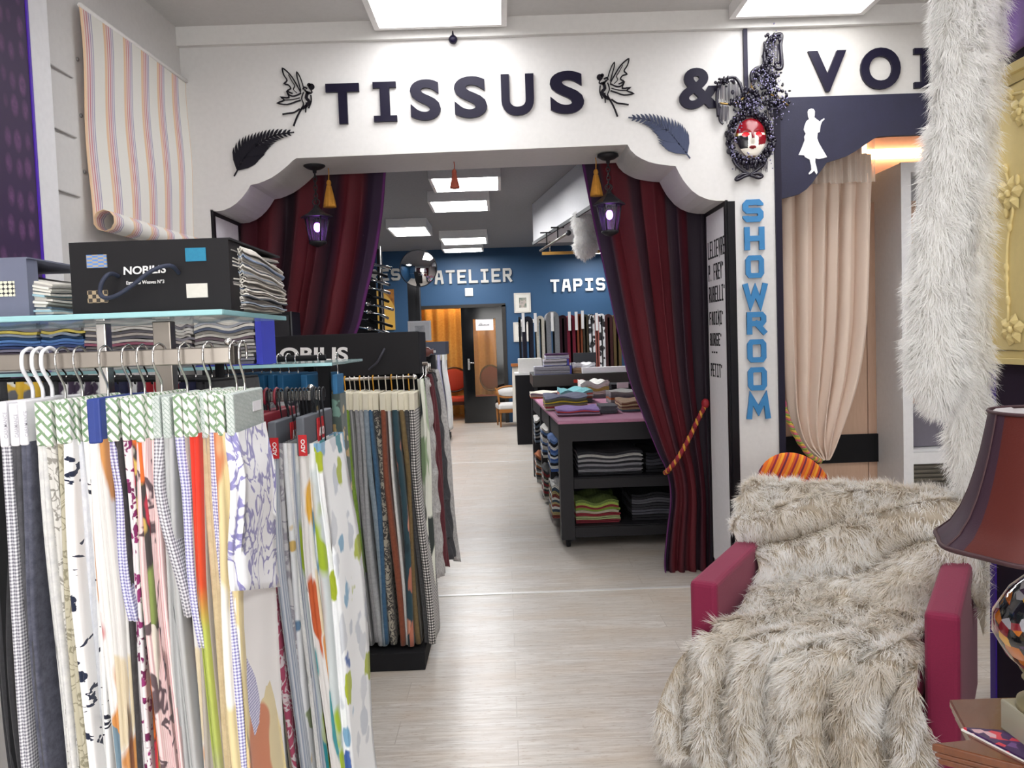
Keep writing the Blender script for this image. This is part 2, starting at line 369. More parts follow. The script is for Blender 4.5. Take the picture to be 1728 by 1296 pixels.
# metal joint strips across the floor
def strip(y,lab,w=.03):
    tag(MB().box((-1.5 if y<6 else -1.3,y,0),(XP-.02 if y<6 else .9,y+w,.004)).build('floor_strip',M('dcdad8',.35,.3),bevel=.002),lab,'floor strip','metal strips joining the floor')
strip(4.83,'pale metal joint strip across the plank floor under the arch'); strip(10.2,'pale metal joint strip across the floor deep in the back room')
# ---------------- ceiling lights ----------------
def panel(x0,y0,x1,y1,z,th,s,lab,grp,cast='ffffff'):
    t=thing('ceiling_light',lab,'ceiling light',((x0+x1)/2,(y0+y1)/2,z-th),0,grp)
    f=.03; mb=MB(); mb.box((x0,y0,z-th),(x1,y0+f,z)); mb.box((x0,y1-f,z-th),(x1,y1,z)); mb.box((x0,y0+f,z-th),(x0+f,y1-f,z)); mb.box((x1-f,y0+f,z-th),(x1,y1-f,z)); mb.box((x0+f,y0+f,z-.01),(x1-f,y1-f,z))
    mb.build('light_frame',WHITE,t)
    MB().box((x0+f,y0+f,z-(th-.006 if th>.1 else .018)),(x1-f,y1-f,z-(th-.012 if th>.1 else .012))).build('diffuser',EM(cast,s,'led_diffuser'),t)
a=at(632,52,4.52).x; b=at(855,42,4.52).x
fg='white light panels on the front ceiling'
panel(a,3.3,b,4.52,ZC,.07,LIGHTW,'square white light panel in front ceiling above the word TISSUS',fg)
a2=at(1230,27,4.52).x; b2=at(1457,21,4.52).x
panel(a2,3.3,b2,4.52,ZC,.07,LIGHTW,'white light panel in front ceiling above the mask and letter V',fg)
for i,(x,y) in enumerate([(a,.6),(a2,.6),(-.7,-1.9),(1.3,-1.9)]):
    panel(x,y,x+.74,y+1.2,ZC,.07,LIGHTW,['white light panel over the left sample racks near the viewer','white light panel over the right side near the viewer','rear left white light panel behind the viewer','rear right white light panel behind the viewer'][i],fg)
bg='light panels under the dark back ceiling'
for x0,x1,y0,y1,Yn,dep,lab in [(722,845,0,0,7.95,.75,'largest light panel under dark back ceiling, nearest behind the arch'),(721,825,0,0,9.25,.78,'second light panel back from the arch on the dark ceiling'),
  (651,720,0,0,11.2,.95,'light panel hanging left of the others by the burgundy curtain edge'),(741,822,0,0,12.55,.85,'light panel second from the blue end wall'),(745,815,0,0,13.95,.6,'light panel closest to the blue wall above ATELIER')]:
    yy={7.95:301,9.25:340,11.2:388,12.55:404,13.95:427}[Yn]
    xa=at(x0,yy,Yn).x; xb=at(x1,yy,Yn).x
    panel(xa,Yn,xb,Yn+dep,ZB,.12,LIGHTB,lab,bg)
panel(at(975,440,14).x,14.0,at(1040,440,14).x,14.6,ZB-.02,.2,LIGHTB,'small light panel low beside the right curtain above TAPIS',bg)
panel(-2.9,6.5,-2.2,7.2,ZB,.12,LIGHTB,'light panel in the back room hidden behind left curtain',bg); panel(2.0,11.2,2.7,12.0,ZB,.12,LIGHTB,'light panel in back room above the hanging rugs',bg)
panel(2.3,2.2,3.0,3.4,ZC,.07,LIGHTW,'white light panel at far right over the showroom',fg)
# ---------------- letters ----------------
NL=M('130f26',.4,Specular_IOR_Level=.2,name='gloss_navy_letter')
def letter(ch,x0,y0,x1,y1,off,lab,grp,th=.018,serif=False):
    a=at(x0,y1,FRONT);b=at(x1,y1-(x1-x0)*.035,FRONT);c=at(x0+(y0-y1)*-.0,y0,FRONT)
    mb=MB(); z0=a.z; z1=c.z; y=FRONT
    if serif:
        w=b.x-a.x; h=z1-z0; s=h*.15; st=w*.42
        mb.box((a.x,y-th,z0),(b.x,y,z0+s)); mb.box((a.x,y-th,z1-s),(b.x,y,z1)); mb.box((a.x+(w-st)/2,y-th,z0+s),(a.x+(w+st)/2,y,z1-s))
    else: fonttext(mb,ch,(a.x,y,z0),(b.x,y,z0),(a.x,y,z1),th,off)
    tag(mb.build('wall_letter',NL),lab,'letter',grp)
g1='gloss navy letters over the arch'
for ch,x0,y0,x1,y1,lab in [('T',553,143,609,211,'navy capital T starting the word over the arch'),('I',632,140,671,207,'navy capital I with serifs after the first T'),
 ('S',694,136,745,205,'navy letter S first of the pair, right after the I'),('S',768,131,823,201,'navy letter S directly left of the U'),('U',847,127,902,197,'navy letter U over the middle of the arch'),
 ('S',929,122,986,194,'navy letter S beside the right fairy'),('&',1146,117,1216,186,'navy ampersand left of the beaded mask'),('V',1363,88,1427,157,'navy letter V above the white lady silhouette'),
 ('O',1451,83,1518,153,'navy letter O between V and the white fur'),('I',1541,83,1582,150,'navy letter I half hidden by the white fur')]:
    letter(ch,x0,y0,x1,y1,.035 if ch!='&' else .03,lab,g1,serif=ch=='I')
BL=M('2f77ad',.5,name='blue_foam_letter')
rows=[('S',1252,337,1286,376),('H',1255,383,1288,423),('O',1257,431,1287,470),('W',1253,478,1293,518),('R',1259,526,1291,565),('O',1260,572,1291,612),('O',1261,619,1292,659),('M',1259,666,1298,707)]
nm=['topmost blue letter S on the white pillar','blue letter H second from top of pillar','blue letter O above the W on the pillar','blue letter W on the white pillar','blue letter R on the white pillar','blue letter O just under the R on pillar','blue letter O just above the M on pillar','lowest blue letter M on the white pillar']
for (ch,x0,y0,x1,y1),lab in zip(rows,nm):
    a=at(x0,y1,FRONT); b=at(x1,y0,FRONT); mb=MB(); w=b.x-a.x; h=b.z-a.z
    glyph(mb,ch,0,0,w,h,w*.27 if ch not in 'WM' else w*.22,lambda x,y,a=a:Vector((a.x+x,FRONT-.022,a.z+y)),(0,.014,0))
    mb.box((a.x+w*.42,FRONT-.01,a.z+h*.05),(a.x+w*.5,FRONT,a.z+h*.1)) if ch in'SO' else None
    tag(mb.build('showroom_letter',BL),lab,'letter','blue letters down the white pillar')
# end wall letters
def wallword(s,x0,x1,yb,yt,lab,grp,m,skip=0,names=None):
    a=at(x0,yb,ENDW); b=at(x1,yb-(x1-x0)*.035,ENDW); h=at(x0,yt,ENDW).z-a.z; n=len(s); gap=.045*(b.x-a.x)/n*5; cw=((b.x-a.x)-gap*(n-1))/n
    for i,ch in enumerate(s):
        mb=MB(); glyph(mb,ch,0,0,cw,h,cw*.27,lambda x,y,i=i:Vector((a.x+i*(cw+gap)+x,ENDW-.04,a.z+y)),(0,.04,0))
        tag(mb.build('wall_letter',m),lab%names[i],'letter',grp)
g2='pale letters on the blue end wall'; PL=M('b9b6b0',.5)
wallword('RES',622,676,475,455,'pale %s left of the round mirror on blue wall',g2,PL,names=['letter R half behind the curtain','letter E','letter S'])
wallword('ATELIER',734,864,480,457,'pale %s on blue wall over the workshop door',g2,PL,names=['letter A','letter T','letter E before L','letter L','letter I','second letter E, between I and R,','letter R'])
wallword('TAPIS',929,1021,493,472,'bright white %s on blue wall over the rugs',g2,M('efeeec',.5),names=['letter T','letter A','letter P','letter I','letter S at the curtain'])
# ---------------- ferns and fairies ----------------
def wp(px,py,off=0): p=at(px,py,FRONT); return Vector((p.x,FRONT-off,p.z))
def fern(stem,leaves,lab):
    """stem: px points tip..base ; leaflets grow on both sides"""
    mb=MB(); fr=lambda x,y:wp(x,y,.012)
    pts=[Vector(p) for p in [(q.x,q.y) for q in cat([(x,y,0) for x,y in stem],10)]]; n=len(pts)
    stroke(mb,pts,2.0,fr,(0,.006,0)); L=leaves
    tot=n-1
    for i in range(2,L):
        f=i/L; k=f*tot*.93; a=int(k); p=pts[a].lerp(pts[min(a+1,n-1)],k-a); t=(pts[min(a+1,n-1)]-pts[max(a-1,0)]).normalized()
        for sd in (1,-1):
            nr=Vector((-t.y,t.x))*sd; ln=(4+34*f**1.15)*(1 if f<.85 else 1-(f-.85)*1.6); w=2.8+3.6*f
            d=(nr*.78-t*.62).normalized(); q=Vector((-d.y,d.x)); c=p+d*ln*.5-t*ln*.10
            P=[p-q*w*.35,c-q*w*.55,p+d*ln*.85-t*ln*.2-q*w*.3,p+d*ln-t*ln*.33,p+d*ln*.85-t*ln*.2+q*w*.3,c+q*w*.55,p+q*w*.35]
            mb.poly([fr(*v)+Vector((0,-.0005*(i%5),0)) for v in P],(0,.005,0))
    tag(mb.build('fern_cutout',M('15131d',.5) if stem[0][0]<600 else M('3c4258',.3,.7)),lab,'fern decoration','metal fern fronds over the arch')
fern([(497,224),(462,230),(432,248),(412,270),(396,298)],19,'dark metal fern frond at left, its tip pointing right')
fern([(1060,199),(1096,204),(1126,222),(1147,246),(1164,268)],19,'bluish metal fern frond at right of the arch')
def fairy(mirror,lab):
    mb=MB(); ox,oy,sc=340,50,3.24
    def fr(x,y):
        if mirror: return wp(mx0+(x-mxr)*-1+0,y+myo,.012)
        return wp(x,y,.012)
    mxr=340+620/3.24; mx0=1006.5; myo=-16
    c=lambda l:[Vector((ox+x/sc,oy+y/sc)) for x,y in l]
    def sp(l,w=5,closed=False): stroke(mb,[Vector((q.x,q.y)) for q in cat([(v.x,v.y,0) for v in c(l)],3,closed)],w/sc,fr,(0,.006,0),closed)
    sp([(545,345),(520,300),(497,262),(470,232),(445,215),(452,250),(470,280),(455,298),(478,306),(490,325),(472,338),(500,352)],7)
    sp([(560,320),(548,280),(535,250),(523,235),(525,262),(533,290),(545,335)],6)
    sp([(548,350),(510,366),(485,362),(470,345),(480,375),(438,372),(455,388),(420,404),(470,412),(515,398),(545,388)],7)
    sp([(500,290),(512,310),(505,330),(525,350)],4); sp([(455,388),(500,385),(540,375)],4); sp([(478,250),(500,290)],4)
    sp([(565,330),(585,352),(598,345)],9); sp([(585,340),(575,375),(590,395),(575,420),(552,432)],16); sp([(600,360),(602,395),(588,432)],7)
    sp([(560,345),(550,380),(560,410),(548,440)],6); sp([(552,430),(530,470),(515,505),(506,530)],9); sp([(540,435),(510,455),(478,460),(445,465)],8); sp([(575,400),(572,455)],6)
    for (hx,hy,r) in ((603,315,17),(590,305,10)):
        p=c([(hx,hy)])[0]; mb.poly([fr(p.x+r/sc*math.cos(a),p.y+r/sc*math.sin(a)) for a in np.linspace(0,2*math.pi,12,endpoint=False)],(0,.007,0))
    sp([(580,325),(565,318),(557,330)],8); sp([(600,330),(606,345),(596,352)],7)
    tag(mb.build('fairy_cutout',M('15121a',.4)),lab,'fairy decoration','cut-out winged fairies beside the word')
fairy(False,'black cut-out winged fairy left of the letter T, facing right'); fairy(True,'black cut-out winged fairy right of the last S, facing left')
# ---------------- pillar trim and name boards ----------------
tag(MB().box((XP-.004,FRONT-.012,0),(XP+.036,FRONT,at(1235,340,FRONT).z)).build('corner_trim',BLACK),'black edging strip up the inner corner of the pillar','trim')
tag(MB().box((XPR-.005,FRONT-.012,0),(XPR+.03,FRONT+.03,pz[1]+.005)).build('corner_trim',M('221f2e',.4)),'dark edging strip on the outer side of the white pillar','trim')
tp=at(1253,65,FRONT); bt=at(1262,190,FRONT)
tag(MB().box((tp.x,FRONT-.02,bt.z),(bt.x,FRONT,ZC-.1)).build('cable_cover',M('1d1930',.4)),'narrow dark vertical cover strip above the mask','strip')
b=thing('name_board','white board of black supplier names on the pillar inner face','sign',(XP-.006,(FRONT+BACKW)/2,.2))
ZT=at(1228,345,FRONT).z-.005
MB().box((XP-.012,FRONT+.03,.12),(XP-.001,BACKW-.01,ZT)).build('board_panel',M('e4e2e4',.5),b)
mb=MB(); mb.box((XP-.016,FRONT,.12),(XP-.001,FRONT+.03,ZT)); mb.box((XP-.016,FRONT,ZT),(XP-.001,BACKW-.01,ZT+.03)); mb.box((XP-.016,BACKW-.03,.12),(XP-.001,BACKW-.01,ZT)); mb.build('board_frame',BLACK,b)
for s,y0,y1,xx in [('LELIEVRE',404,434,0),('P. FREY"',444,472,0),('RUBELLI"',482,509,0),('FADINI"',525,548,.01),('BURGE"',562,584,.01),('---',590,600,.12),('PETIT"',614,637,.02)]:
    Ym=4.83; z1=at(1208,y0,Ym).z; z0=at(1208,y1,Ym).z; n=len(s)
    mb=MB(); fr=lambda x,y:Vector((XP-.014,BACKW-.062-xx*.3-x,z0+y)); cw=.036; h=z1-z0
    word(mb,s,0,0,cw,h,.010,.012,fr,(.003,0,0)); mb.build('board_lettering',BLACKM,b)
b=thing('name_board','white board in black frame on the left side of the arch','sign',(XJL+.006,(FRONT+BACKW)/2,.2))
ZL=at(356,360,FRONT).z-.01
MB().box((XJL+.001,FRONT+.03,.12),(XJL+.012,BACKW-.04,ZL)).build('board_panel',M('e4e2e4',.5),b)
mb=MB(); mb.box((XJL+.001,FRONT,.12),(XJL+.016,FRONT+.03,ZL)); mb.box((XJL+.001,FRONT,ZL),(XJL+.016,BACKW-.01,ZL+.03)); mb.box((XJL+.001,BACKW-.04,.12),(XJL+.016,BACKW-.01,ZL)); mb.build('board_frame',BLACK,b)
# ---------------- pelmet with lady ----------------
fl=[(1310,166),(1310,336),(1330,333),(1348,328),(1360,320),(1370,309),(1378,297),(1385,288),(1394,275),(1410,270),(1428,264),(1444,255),(1457,246),(1470,237),(1478,232),(1500,230),(1650,224),(1700,222)]
pm=thing('pelmet','dark navy shaped pelmet board with white lady silhouette','pelmet',at(1450,300,FRONT))
g=G('navy_textured_board'); f=g.noise(g.vec(),8,6,.7); g.col(g.mix(f,'1a1a2b','252440')); g.bump(g.noise(g.vec(),120,3),.2,.004); g.set(.5,Specular_IOR_Level=.35)
q=[at(x,y,FRONT) for x,y in fl]; top=at(1700,150,FRONT); ztop=pz[1]+.005
MB().poly([(XPR+.03,FRONT-.01,ztop)]+[(max(p.x,XPR+.03),FRONT-.01,p.z) for p in q[1:]]+[(q[-1].x,FRONT-.01,ztop)],(0,.03,0)).build('pelmet_board',g.m,pm)
c=lambda l:[wp(1280+x/3.241,y/3.241,.014) for x,y in l]
lady=[(283,598),(296,600),(303,612),(302,632),(300,645),(312,655),(330,668),(340,658),(354,650),(356,656),(343,668),(334,690),(330,725),(318,730),(316,760),(325,785),(345,820),(370,862),(350,868),(325,872),(306,868),(305,890),(312,915),(318,945),(312,957),(305,945),(300,935),(285,950),(272,957),(270,950),(285,930),(282,905),(275,875),(250,862),(245,852),(215,850),(232,812),(248,770),(246,750),(254,735),(247,722),(243,712),(248,690),(258,665),(272,655),(266,640),(264,615),(270,602)]
MB().poly(c(lady),(0,.004,0)).build('lady_silhouette',WHITE,pm)
# ---------------- velvet curtains ----------------
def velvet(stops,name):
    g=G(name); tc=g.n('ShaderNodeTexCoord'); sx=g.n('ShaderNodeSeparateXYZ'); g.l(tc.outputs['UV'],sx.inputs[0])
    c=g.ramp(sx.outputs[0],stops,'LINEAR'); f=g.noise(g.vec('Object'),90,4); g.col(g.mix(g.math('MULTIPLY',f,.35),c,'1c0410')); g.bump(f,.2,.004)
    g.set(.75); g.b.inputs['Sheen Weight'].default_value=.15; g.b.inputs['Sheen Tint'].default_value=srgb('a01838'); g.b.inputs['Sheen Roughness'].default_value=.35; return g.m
def drape(rows,Y,nf,amp,m,name,parent=None,ph=0,tie=None,nu=220,nv=60,uvm=1,thick=.006,fan=1.0):
    """rows: (py, xl, xr) seen at depth Y"""
    R_=[(at(xl,py,Y).x,at(xr,py,Y).x,at((xl+xr)/2,py,Y).z) for py,xl,xr in rows]
    s=cat([(a,b_,z) for a,b_,z in R_],8); n=len(s)-1
    w0=max(p.y-p.x for p in s)
    def fn(u,v):
        k=v*n; i=min(int(k),n-1); p=s[i].lerp(s[i+1],k-i); w=p.y-p.x
        am=amp*(.35+.65*min(1,v*5))*(1-.45*(1-w/w0)); uu=u+.012*math.sin(v*5+u*9)
        x=p.x+w*u+am*.25*math.sin(2*math.pi*nf*uu*2+1+v*2); y=Y+am*math.sin(2*math.pi*nf*uu+ph+.5*math.sin(v*4))+am*.22*math.sin(2*math.pi*nf*1.7*uu+2+v*3)
        return (x,y,p.z)
    mb=MB().grid(fn,nu,nv,uvs=(1,1)); return mb,s
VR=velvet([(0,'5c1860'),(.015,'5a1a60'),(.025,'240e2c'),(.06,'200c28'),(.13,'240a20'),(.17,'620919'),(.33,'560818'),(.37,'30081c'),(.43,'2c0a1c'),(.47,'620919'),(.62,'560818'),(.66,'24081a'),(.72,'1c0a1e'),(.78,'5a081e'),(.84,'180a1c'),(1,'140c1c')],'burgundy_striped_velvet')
t=thing('velvet_curtain','burgundy and purple velvet curtain tied back at the right of the arch','curtain',at(1150,978,5.16))
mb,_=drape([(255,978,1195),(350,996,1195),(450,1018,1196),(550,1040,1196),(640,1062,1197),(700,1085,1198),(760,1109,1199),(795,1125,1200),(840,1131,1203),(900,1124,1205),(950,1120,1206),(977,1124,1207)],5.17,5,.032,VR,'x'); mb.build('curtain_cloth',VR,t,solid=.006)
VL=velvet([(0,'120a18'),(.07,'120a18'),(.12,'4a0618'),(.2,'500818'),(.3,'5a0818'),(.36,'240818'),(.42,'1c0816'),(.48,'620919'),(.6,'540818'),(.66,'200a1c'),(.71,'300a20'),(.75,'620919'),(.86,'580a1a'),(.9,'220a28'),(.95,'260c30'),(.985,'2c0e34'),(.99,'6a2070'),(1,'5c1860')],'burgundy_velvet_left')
t=thing('velvet_curtain','burgundy and purple velvet curtain swept to the left of the arch','curtain',at(480,960,5.16))
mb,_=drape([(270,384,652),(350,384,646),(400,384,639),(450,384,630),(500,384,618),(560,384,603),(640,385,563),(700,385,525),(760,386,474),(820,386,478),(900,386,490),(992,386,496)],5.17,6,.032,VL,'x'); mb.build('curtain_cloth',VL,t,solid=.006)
for lab,xa,xb in (('black curtain pole behind the arch beam on the right',.3,1.24),('black curtain pole behind the arch beam on the left',-1.7,-.6)):
    tag(MB().tube([(xa,5.17,2.62),(xb,5.17,2.62)],.014,10).build('curtain_pole',BLACKM),lab,'curtain pole')
def twist(mb,pts,r,nst,turns,m0=0,sub=None):
    pts=cat(pts,10); n=len(pts)
    for k in range(nst):
        q=[]
        for i,p in enumerate(pts):
            t=(pts[min(i+1,n-1)]-pts[max(i-1,0)]).normalized(); a=t.cross(Vector((0,1,.01))).normalized(); b=a.cross(t); th=2*math.pi*(k/nst+turns*i/(n-1)); q.append(p+(a*math.cos(th)+b*math.sin(th))*r*.62)
        mb.tube(q,r*.62,6,m0+k%3)
    return mb
RED=M('8e1420',.6); GOLD=M('c08a28',.5)
t=thing('curtain_tieback','red and gold twisted rope holding back the right velvet curtain','tieback',at(1190,690,5.07))
twist(MB(),[at(1190,684,5.06),at(1176,712,5.05),at(1160,745,5.05),at(1142,776,5.05),at(1126,795,5.07),at(1124,797,5.16),at(1135,792,5.24)],.014,3,14).build('rope',[M('8e1828',.7),M('c48a2c',.6),M('7c1420',.7)],t)
p=at(1191,681,5.05); MB().ell((p.x,p.y+.01,p.z),(.025,.03,.03)).build('tieback_knob',RED,t)
# ---------------- tassels and lanterns ----------------
def tassel(x,yt,yb,Y,col,lab,w=.036):
    z1=at(x,yt,Y).z; z0=at(x,yb,Y).z; X=at(x,(yt+yb)/2,Y).x; h=z1-z0
    t=thing('tassel',lab,'tassel',(X,Y,z0),0,'tassels hanging under the arch')
    mb=MB(); fn=lambda th,i:1+.06*math.cos(th*12)
    mb.lathe([(.012,z0+h*.72),(w*.45,z0+h*.66),(w*.7,z0+h*.4),(w*.95,z0+h*.1),(w,z0),(.001,z0+.002)],(X,Y,0),48,fn=fn).build('skirt',M(col,.8,var=.25),t)
    mb=MB().ell((X,Y,z0+h*.82),(.014,.014,.02)).lathe([(.012,z0+h*.69),(.016,z0+h*.71),(.012,z0+h*.74)],(X,Y,0),16); mb.build('head',M(col,.7),t)
    MB().tube([(X,Y,z0+h*.9),(X+.003,Y,(z1+zs)/2),(X,Y,zs+.002)],.003,6).build('cord',M(col,.7),t)
tassel(555.5,300,350,4.88,'b67d28','orange-gold tassel beside the left lantern'); tassel(1006,282,331,4.88,'b67d28','orange-gold tassel beside the right lantern'); tassel(767,285,318,4.85,'a8503c','small red tassel in the middle under the beam',.028)
PUR=EM('b86cff',12,'violet_bulb'); GLASS=G('smoky_glass'); GLASS.col('544c60'); GLASS.set(.12); GLASS.b.inputs['Alpha'].default_value=.2; GLASS=GLASS.m
def lantern(x,ycan,yap,ybase,ybot,lab):
    Y=4.80; X=at(x,ybase,Y).x; z=lambda y:at(x,y,Y).z; zb=z(ybot); ze=z(ybase); za=z(yap)
    t=thing('lantern',lab,'lantern',(X,Y,zb),0,'black lanterns under the arch'); IR=M('1f1d22',.5,.3)
    MB().lathe([(.060,zs),(.062,zs-.012),(.04,zs-.026),(.012,zs-.034),(.010,zs-.05)],(X,Y,0),24).build('ceiling_rose',IR,t)
    mb=MB(); zz=zs-.045; i=0
    while zz>za+.028:
        r=.010; pts=[(X+(r*math.cos(a) if i%2 else 0),Y+(0 if i%2 else r*math.cos(a)),zz-.014+.017*math.sin(a)) for a in np.linspace(0,2*math.pi,10,endpoint=False)]
        mb.tube(pts,.0032,5,closed=True); zz-=.024; i+=1
    mb.tube([(X+.02*math.cos(a),Y,za+.016+.018*math.sin(a)) for a in np.linspace(0,2*math.pi,14,endpoint=False)],.004,6,closed=True); mb.build('chain',IR,t)
    MB().lathe([(.001,za+.004),(.012,za-.002),(.022,za-.02),(.05,za-.045),(.092,ze+.003),(.094,ze-.004),(.07,ze-.006)],(X,Y,0),6,smooth=False).build('lantern_roof',IR,t)
    rt,rb=.068,.046; zt=ze-.004; mb=MB(); gl=MB()
    P=[[(X+r*math.cos(a),Y+r*math.sin(a),zq) for a in np.linspace(0,2*math.pi,6,endpoint=False)] for r,zq in ((rt,zt),(rb,zb+.02))]
    for k in range(6):
        mb.tube([P[0][k],P[1][k]],.0045,6); mb.tube([P[0][k],P[0][(k+1)%6]],.005,6); mb.tube([P[1][k],P[1][(k+1)%6]],.005,6)
        gl.add([P[0][k],P[0][(k+1)%6],P[1][(k+1)%6],P[1][k]],[(0,1,2,3)])
    mb.build('lantern_frame',IR,t); gl.build('glass_panes',GLASS,t)
    MB().lathe([(.05,zb+.02),(.052,zb+.012),(.034,zb),(.012,zb-.01),(.001,zb-.012)],(X,Y,0),12).build('lantern_base',IR,t)
    zc=zt-.055; MB().ell((X,Y,zc),(.020,.020,.028)).build('bulb',PUR,t); MB().lathe([(.012,zc+.024),(.014,zt+.004)],(X,Y,0),12).build('lamp_socket',BLACKM,t)
    l=bpy.data.lights.new('lantern_light','POINT'); l.energy=.22; l.color=(.6,.2,1); l.shadow_soft_size=.02; o=bpy.data.objects.new('lantern_light',l); C.objects.link(o); o.location=(0,0,zc-zb-.05); o.parent=t
lantern(534.5,284,346,366,414,'black hexagonal lantern glowing violet at the left of the arch'); lantern(1028,262,321,345,396,'black hexagonal lantern glowing violet at the right of the arch')
p=at(765,67,FRONT); t=thing('wall_hook','small black round hook at top of wall above U','hook',(p.x,FRONT,p.z)); MB().ell((p.x,FRONT-.03,p.z-.01),.024).build('hook_ball',NL,t); MB().tube([(p.x,FRONT,p.z+.03),(p.x,FRONT-.03,p.z+.03),(p.x,FRONT-.03,p.z)],.008,8).build('hook_stem',NL,t)
# ================= right side =================
def fur_mb(P,N,Cb,n_seg_w,length,rngl,clump=.25,lift=.5,width=.0016,curl=.0):
    """P roots, N normals, Cb comb directions (numpy n x 3) -> mesh blades; uv.y runs root to tip"""
    n=len(P); L=(length if np.ndim(length) else np.full(n,length))*rngl.uniform(.7,1.15,n)
    J=rngl.normal(0,1,(n,3))*.16
    cell=np.floor(P/.035).astype(int); h=(cell[:,0]*73856093^cell[:,1]*19349663^cell[:,2]*83492791)&0xffff
    tab=np.random.default_rng(5).normal(0,1,(65536,3)); J+=tab[h]*clump
    d1=N*lift+Cb*(1-lift*.55)+J; d1/=np.linalg.norm(d1,axis=1)[:,None]
    d2=N*lift*.35+Cb+J*1.5; d2/=np.linalg.norm(d2,axis=1)[:,None]
    m=P+d1*(L*.5)[:,None]; t=m+d2*(L*.55)[:,None]
    w=np.cross(d1,N+rngl.normal(0,.3,(n,3))); w/=np.linalg.norm(w,axis=1)[:,None]+1e-9
    wd=(rngl.uniform(.6,1.3,n)*width)[:,None]
    V=np.stack([P-w*wd,P+w*wd,m-w*wd*.75,m+w*wd*.75,t],1).reshape(-1,3)
    b=np.arange(n)*5; fs=np.concatenate([np.stack([b,b+1,b+3,b+2],1)]).tolist()+np.stack([b+2,b+3,b+4],1).tolist()
    r=rngl.uniform(0,1,n); uv=np.stack([np.stack([r]*5,1),np.tile([0,0,.5,.5,1.],(n,1))],2).reshape(-1,2)
    mb=MB(); mb.v=[tuple(p) for p in V.tolist()]; mb.f=[tuple(f) for f in fs]; mb.mi=[0]*len(fs); mb.sm=[False]*len(fs); mb.uv=[tuple(u) for u in uv.tolist()]
    return mb
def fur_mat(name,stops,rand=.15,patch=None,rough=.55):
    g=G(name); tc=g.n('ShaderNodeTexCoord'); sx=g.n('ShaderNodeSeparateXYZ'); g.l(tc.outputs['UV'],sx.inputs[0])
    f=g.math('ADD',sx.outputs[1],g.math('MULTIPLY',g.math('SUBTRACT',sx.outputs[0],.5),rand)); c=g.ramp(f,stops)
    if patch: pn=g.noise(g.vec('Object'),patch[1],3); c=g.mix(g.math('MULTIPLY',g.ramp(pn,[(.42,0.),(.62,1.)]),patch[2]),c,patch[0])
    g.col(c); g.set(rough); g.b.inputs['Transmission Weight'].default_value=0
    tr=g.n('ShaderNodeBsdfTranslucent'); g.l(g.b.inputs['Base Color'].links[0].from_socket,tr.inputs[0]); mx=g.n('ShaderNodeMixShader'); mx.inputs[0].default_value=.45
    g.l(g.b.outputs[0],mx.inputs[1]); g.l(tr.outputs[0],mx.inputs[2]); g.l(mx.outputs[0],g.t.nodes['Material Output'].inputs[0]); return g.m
def sample_grid(fn,n,rngl,dens=None):
    u=rngl.uniform(0,1,n); v=rngl.uniform(0,1,n)
    if dens is not None:
        keep=rngl.uniform(0,1,n)<dens(u,v); u=u[keep]; v=v[keep]
    P=np.array([fn(a,b) for a,b in zip(u,v)]); e=.004
    Pu=np.array([fn(min(1,a+e),b) for a,b in zip(u,v)])-np.array([fn(max(0,a-e),b) for a,b in zip(u,v)])
    Pv=np.array([fn(a,min(1,b+e)) for a,b in zip(u,v)])-np.array([fn(a,max(0,b-e)) for a,b in zip(u,v)])
    N=np.cross(Pu,Pv); N/=np.linalg.norm(N,axis=1)[:,None]+1e-9
    T=Pv/(np.linalg.norm(Pv,axis=1)[:,None]+1e-9); U=Pu/(np.linalg.norm(Pu,axis=1)[:,None]+1e-9)
    return u,v,P,N,U,T
# ---- armchair ----
CH=Vector((1.208,3.02,0)); CRZ=R(-33)
def fabric_mat(a,b,name):
    g=G(name); f=g.noise(g.vec('Object',(1,1,1)),220,3,.8); g.col(g.mix(f,a,b)); g.bump(f,.25,.003); g.set(.8); g.b.inputs['Sheen Weight'].default_value=.1; return g.m
MAG=fabric_mat('6c0a34','8c1242','magenta_weave')
t=thing('armchair','magenta fabric armchair covered by the fur throw, facing left','armchair',tuple(CH),CRZ)
def softbox(a,b,bev,nm,m,par):
    o=MB().box(a,b).build(nm,m,par,local=True); q=o.modifiers.new('b','BEVEL'); q.width=bev; q.segments=4
    for p in o.data.polygons: p.use_smooth=True
    return o
softbox((-.325,-.36,.14),(.325,.30,.30),.02,'seat_base',MAG,t); softbox((-.322,-.38,.30),(.322,.22,.44),.05,'seat_cushion',MAG,t)
for s in (-1,1):
    mb=MB(); x0,x1=(s*.328,s*.428); xa,xb=min(x0,x1),max(x0,x1)
    xo=.03*s
    vs=[(xa,-.40,.10),(xb,-.40,.10),(xb,.40,.10),(xa,.40,.10),(xa,-.40,.62),(xb,-.40,.62),(xb,.40,.66),(xa,.40,.66)]
    o=mb.hexa(vs).build('armrest',MAG,t,local=True); q=o.modifiers.new('b','BEVEL'); q.width=.018; q.segments=3
mb=MB(); mb.hexa([(-.32,.24,.30),(.32,.24,.30),(.32,.40,.30),(-.32,.40,.30),(-.40,.30,.80),(.40,.30,.80),(.40,.42,.80),(-.40,.42,.80)])
o=mb.build('backrest',MAG,t,local=True); q=o.modifiers.new('b','BEVEL'); q.width=.03; q.segments=3
for sx in (-1,1):
    for sy in (-1,1): MB().lathe([(.016,0),(.024,.1),(.026,.14)],(sx*.36,sy*.33,0),12).build('leg',BLACKM,t,local=True)
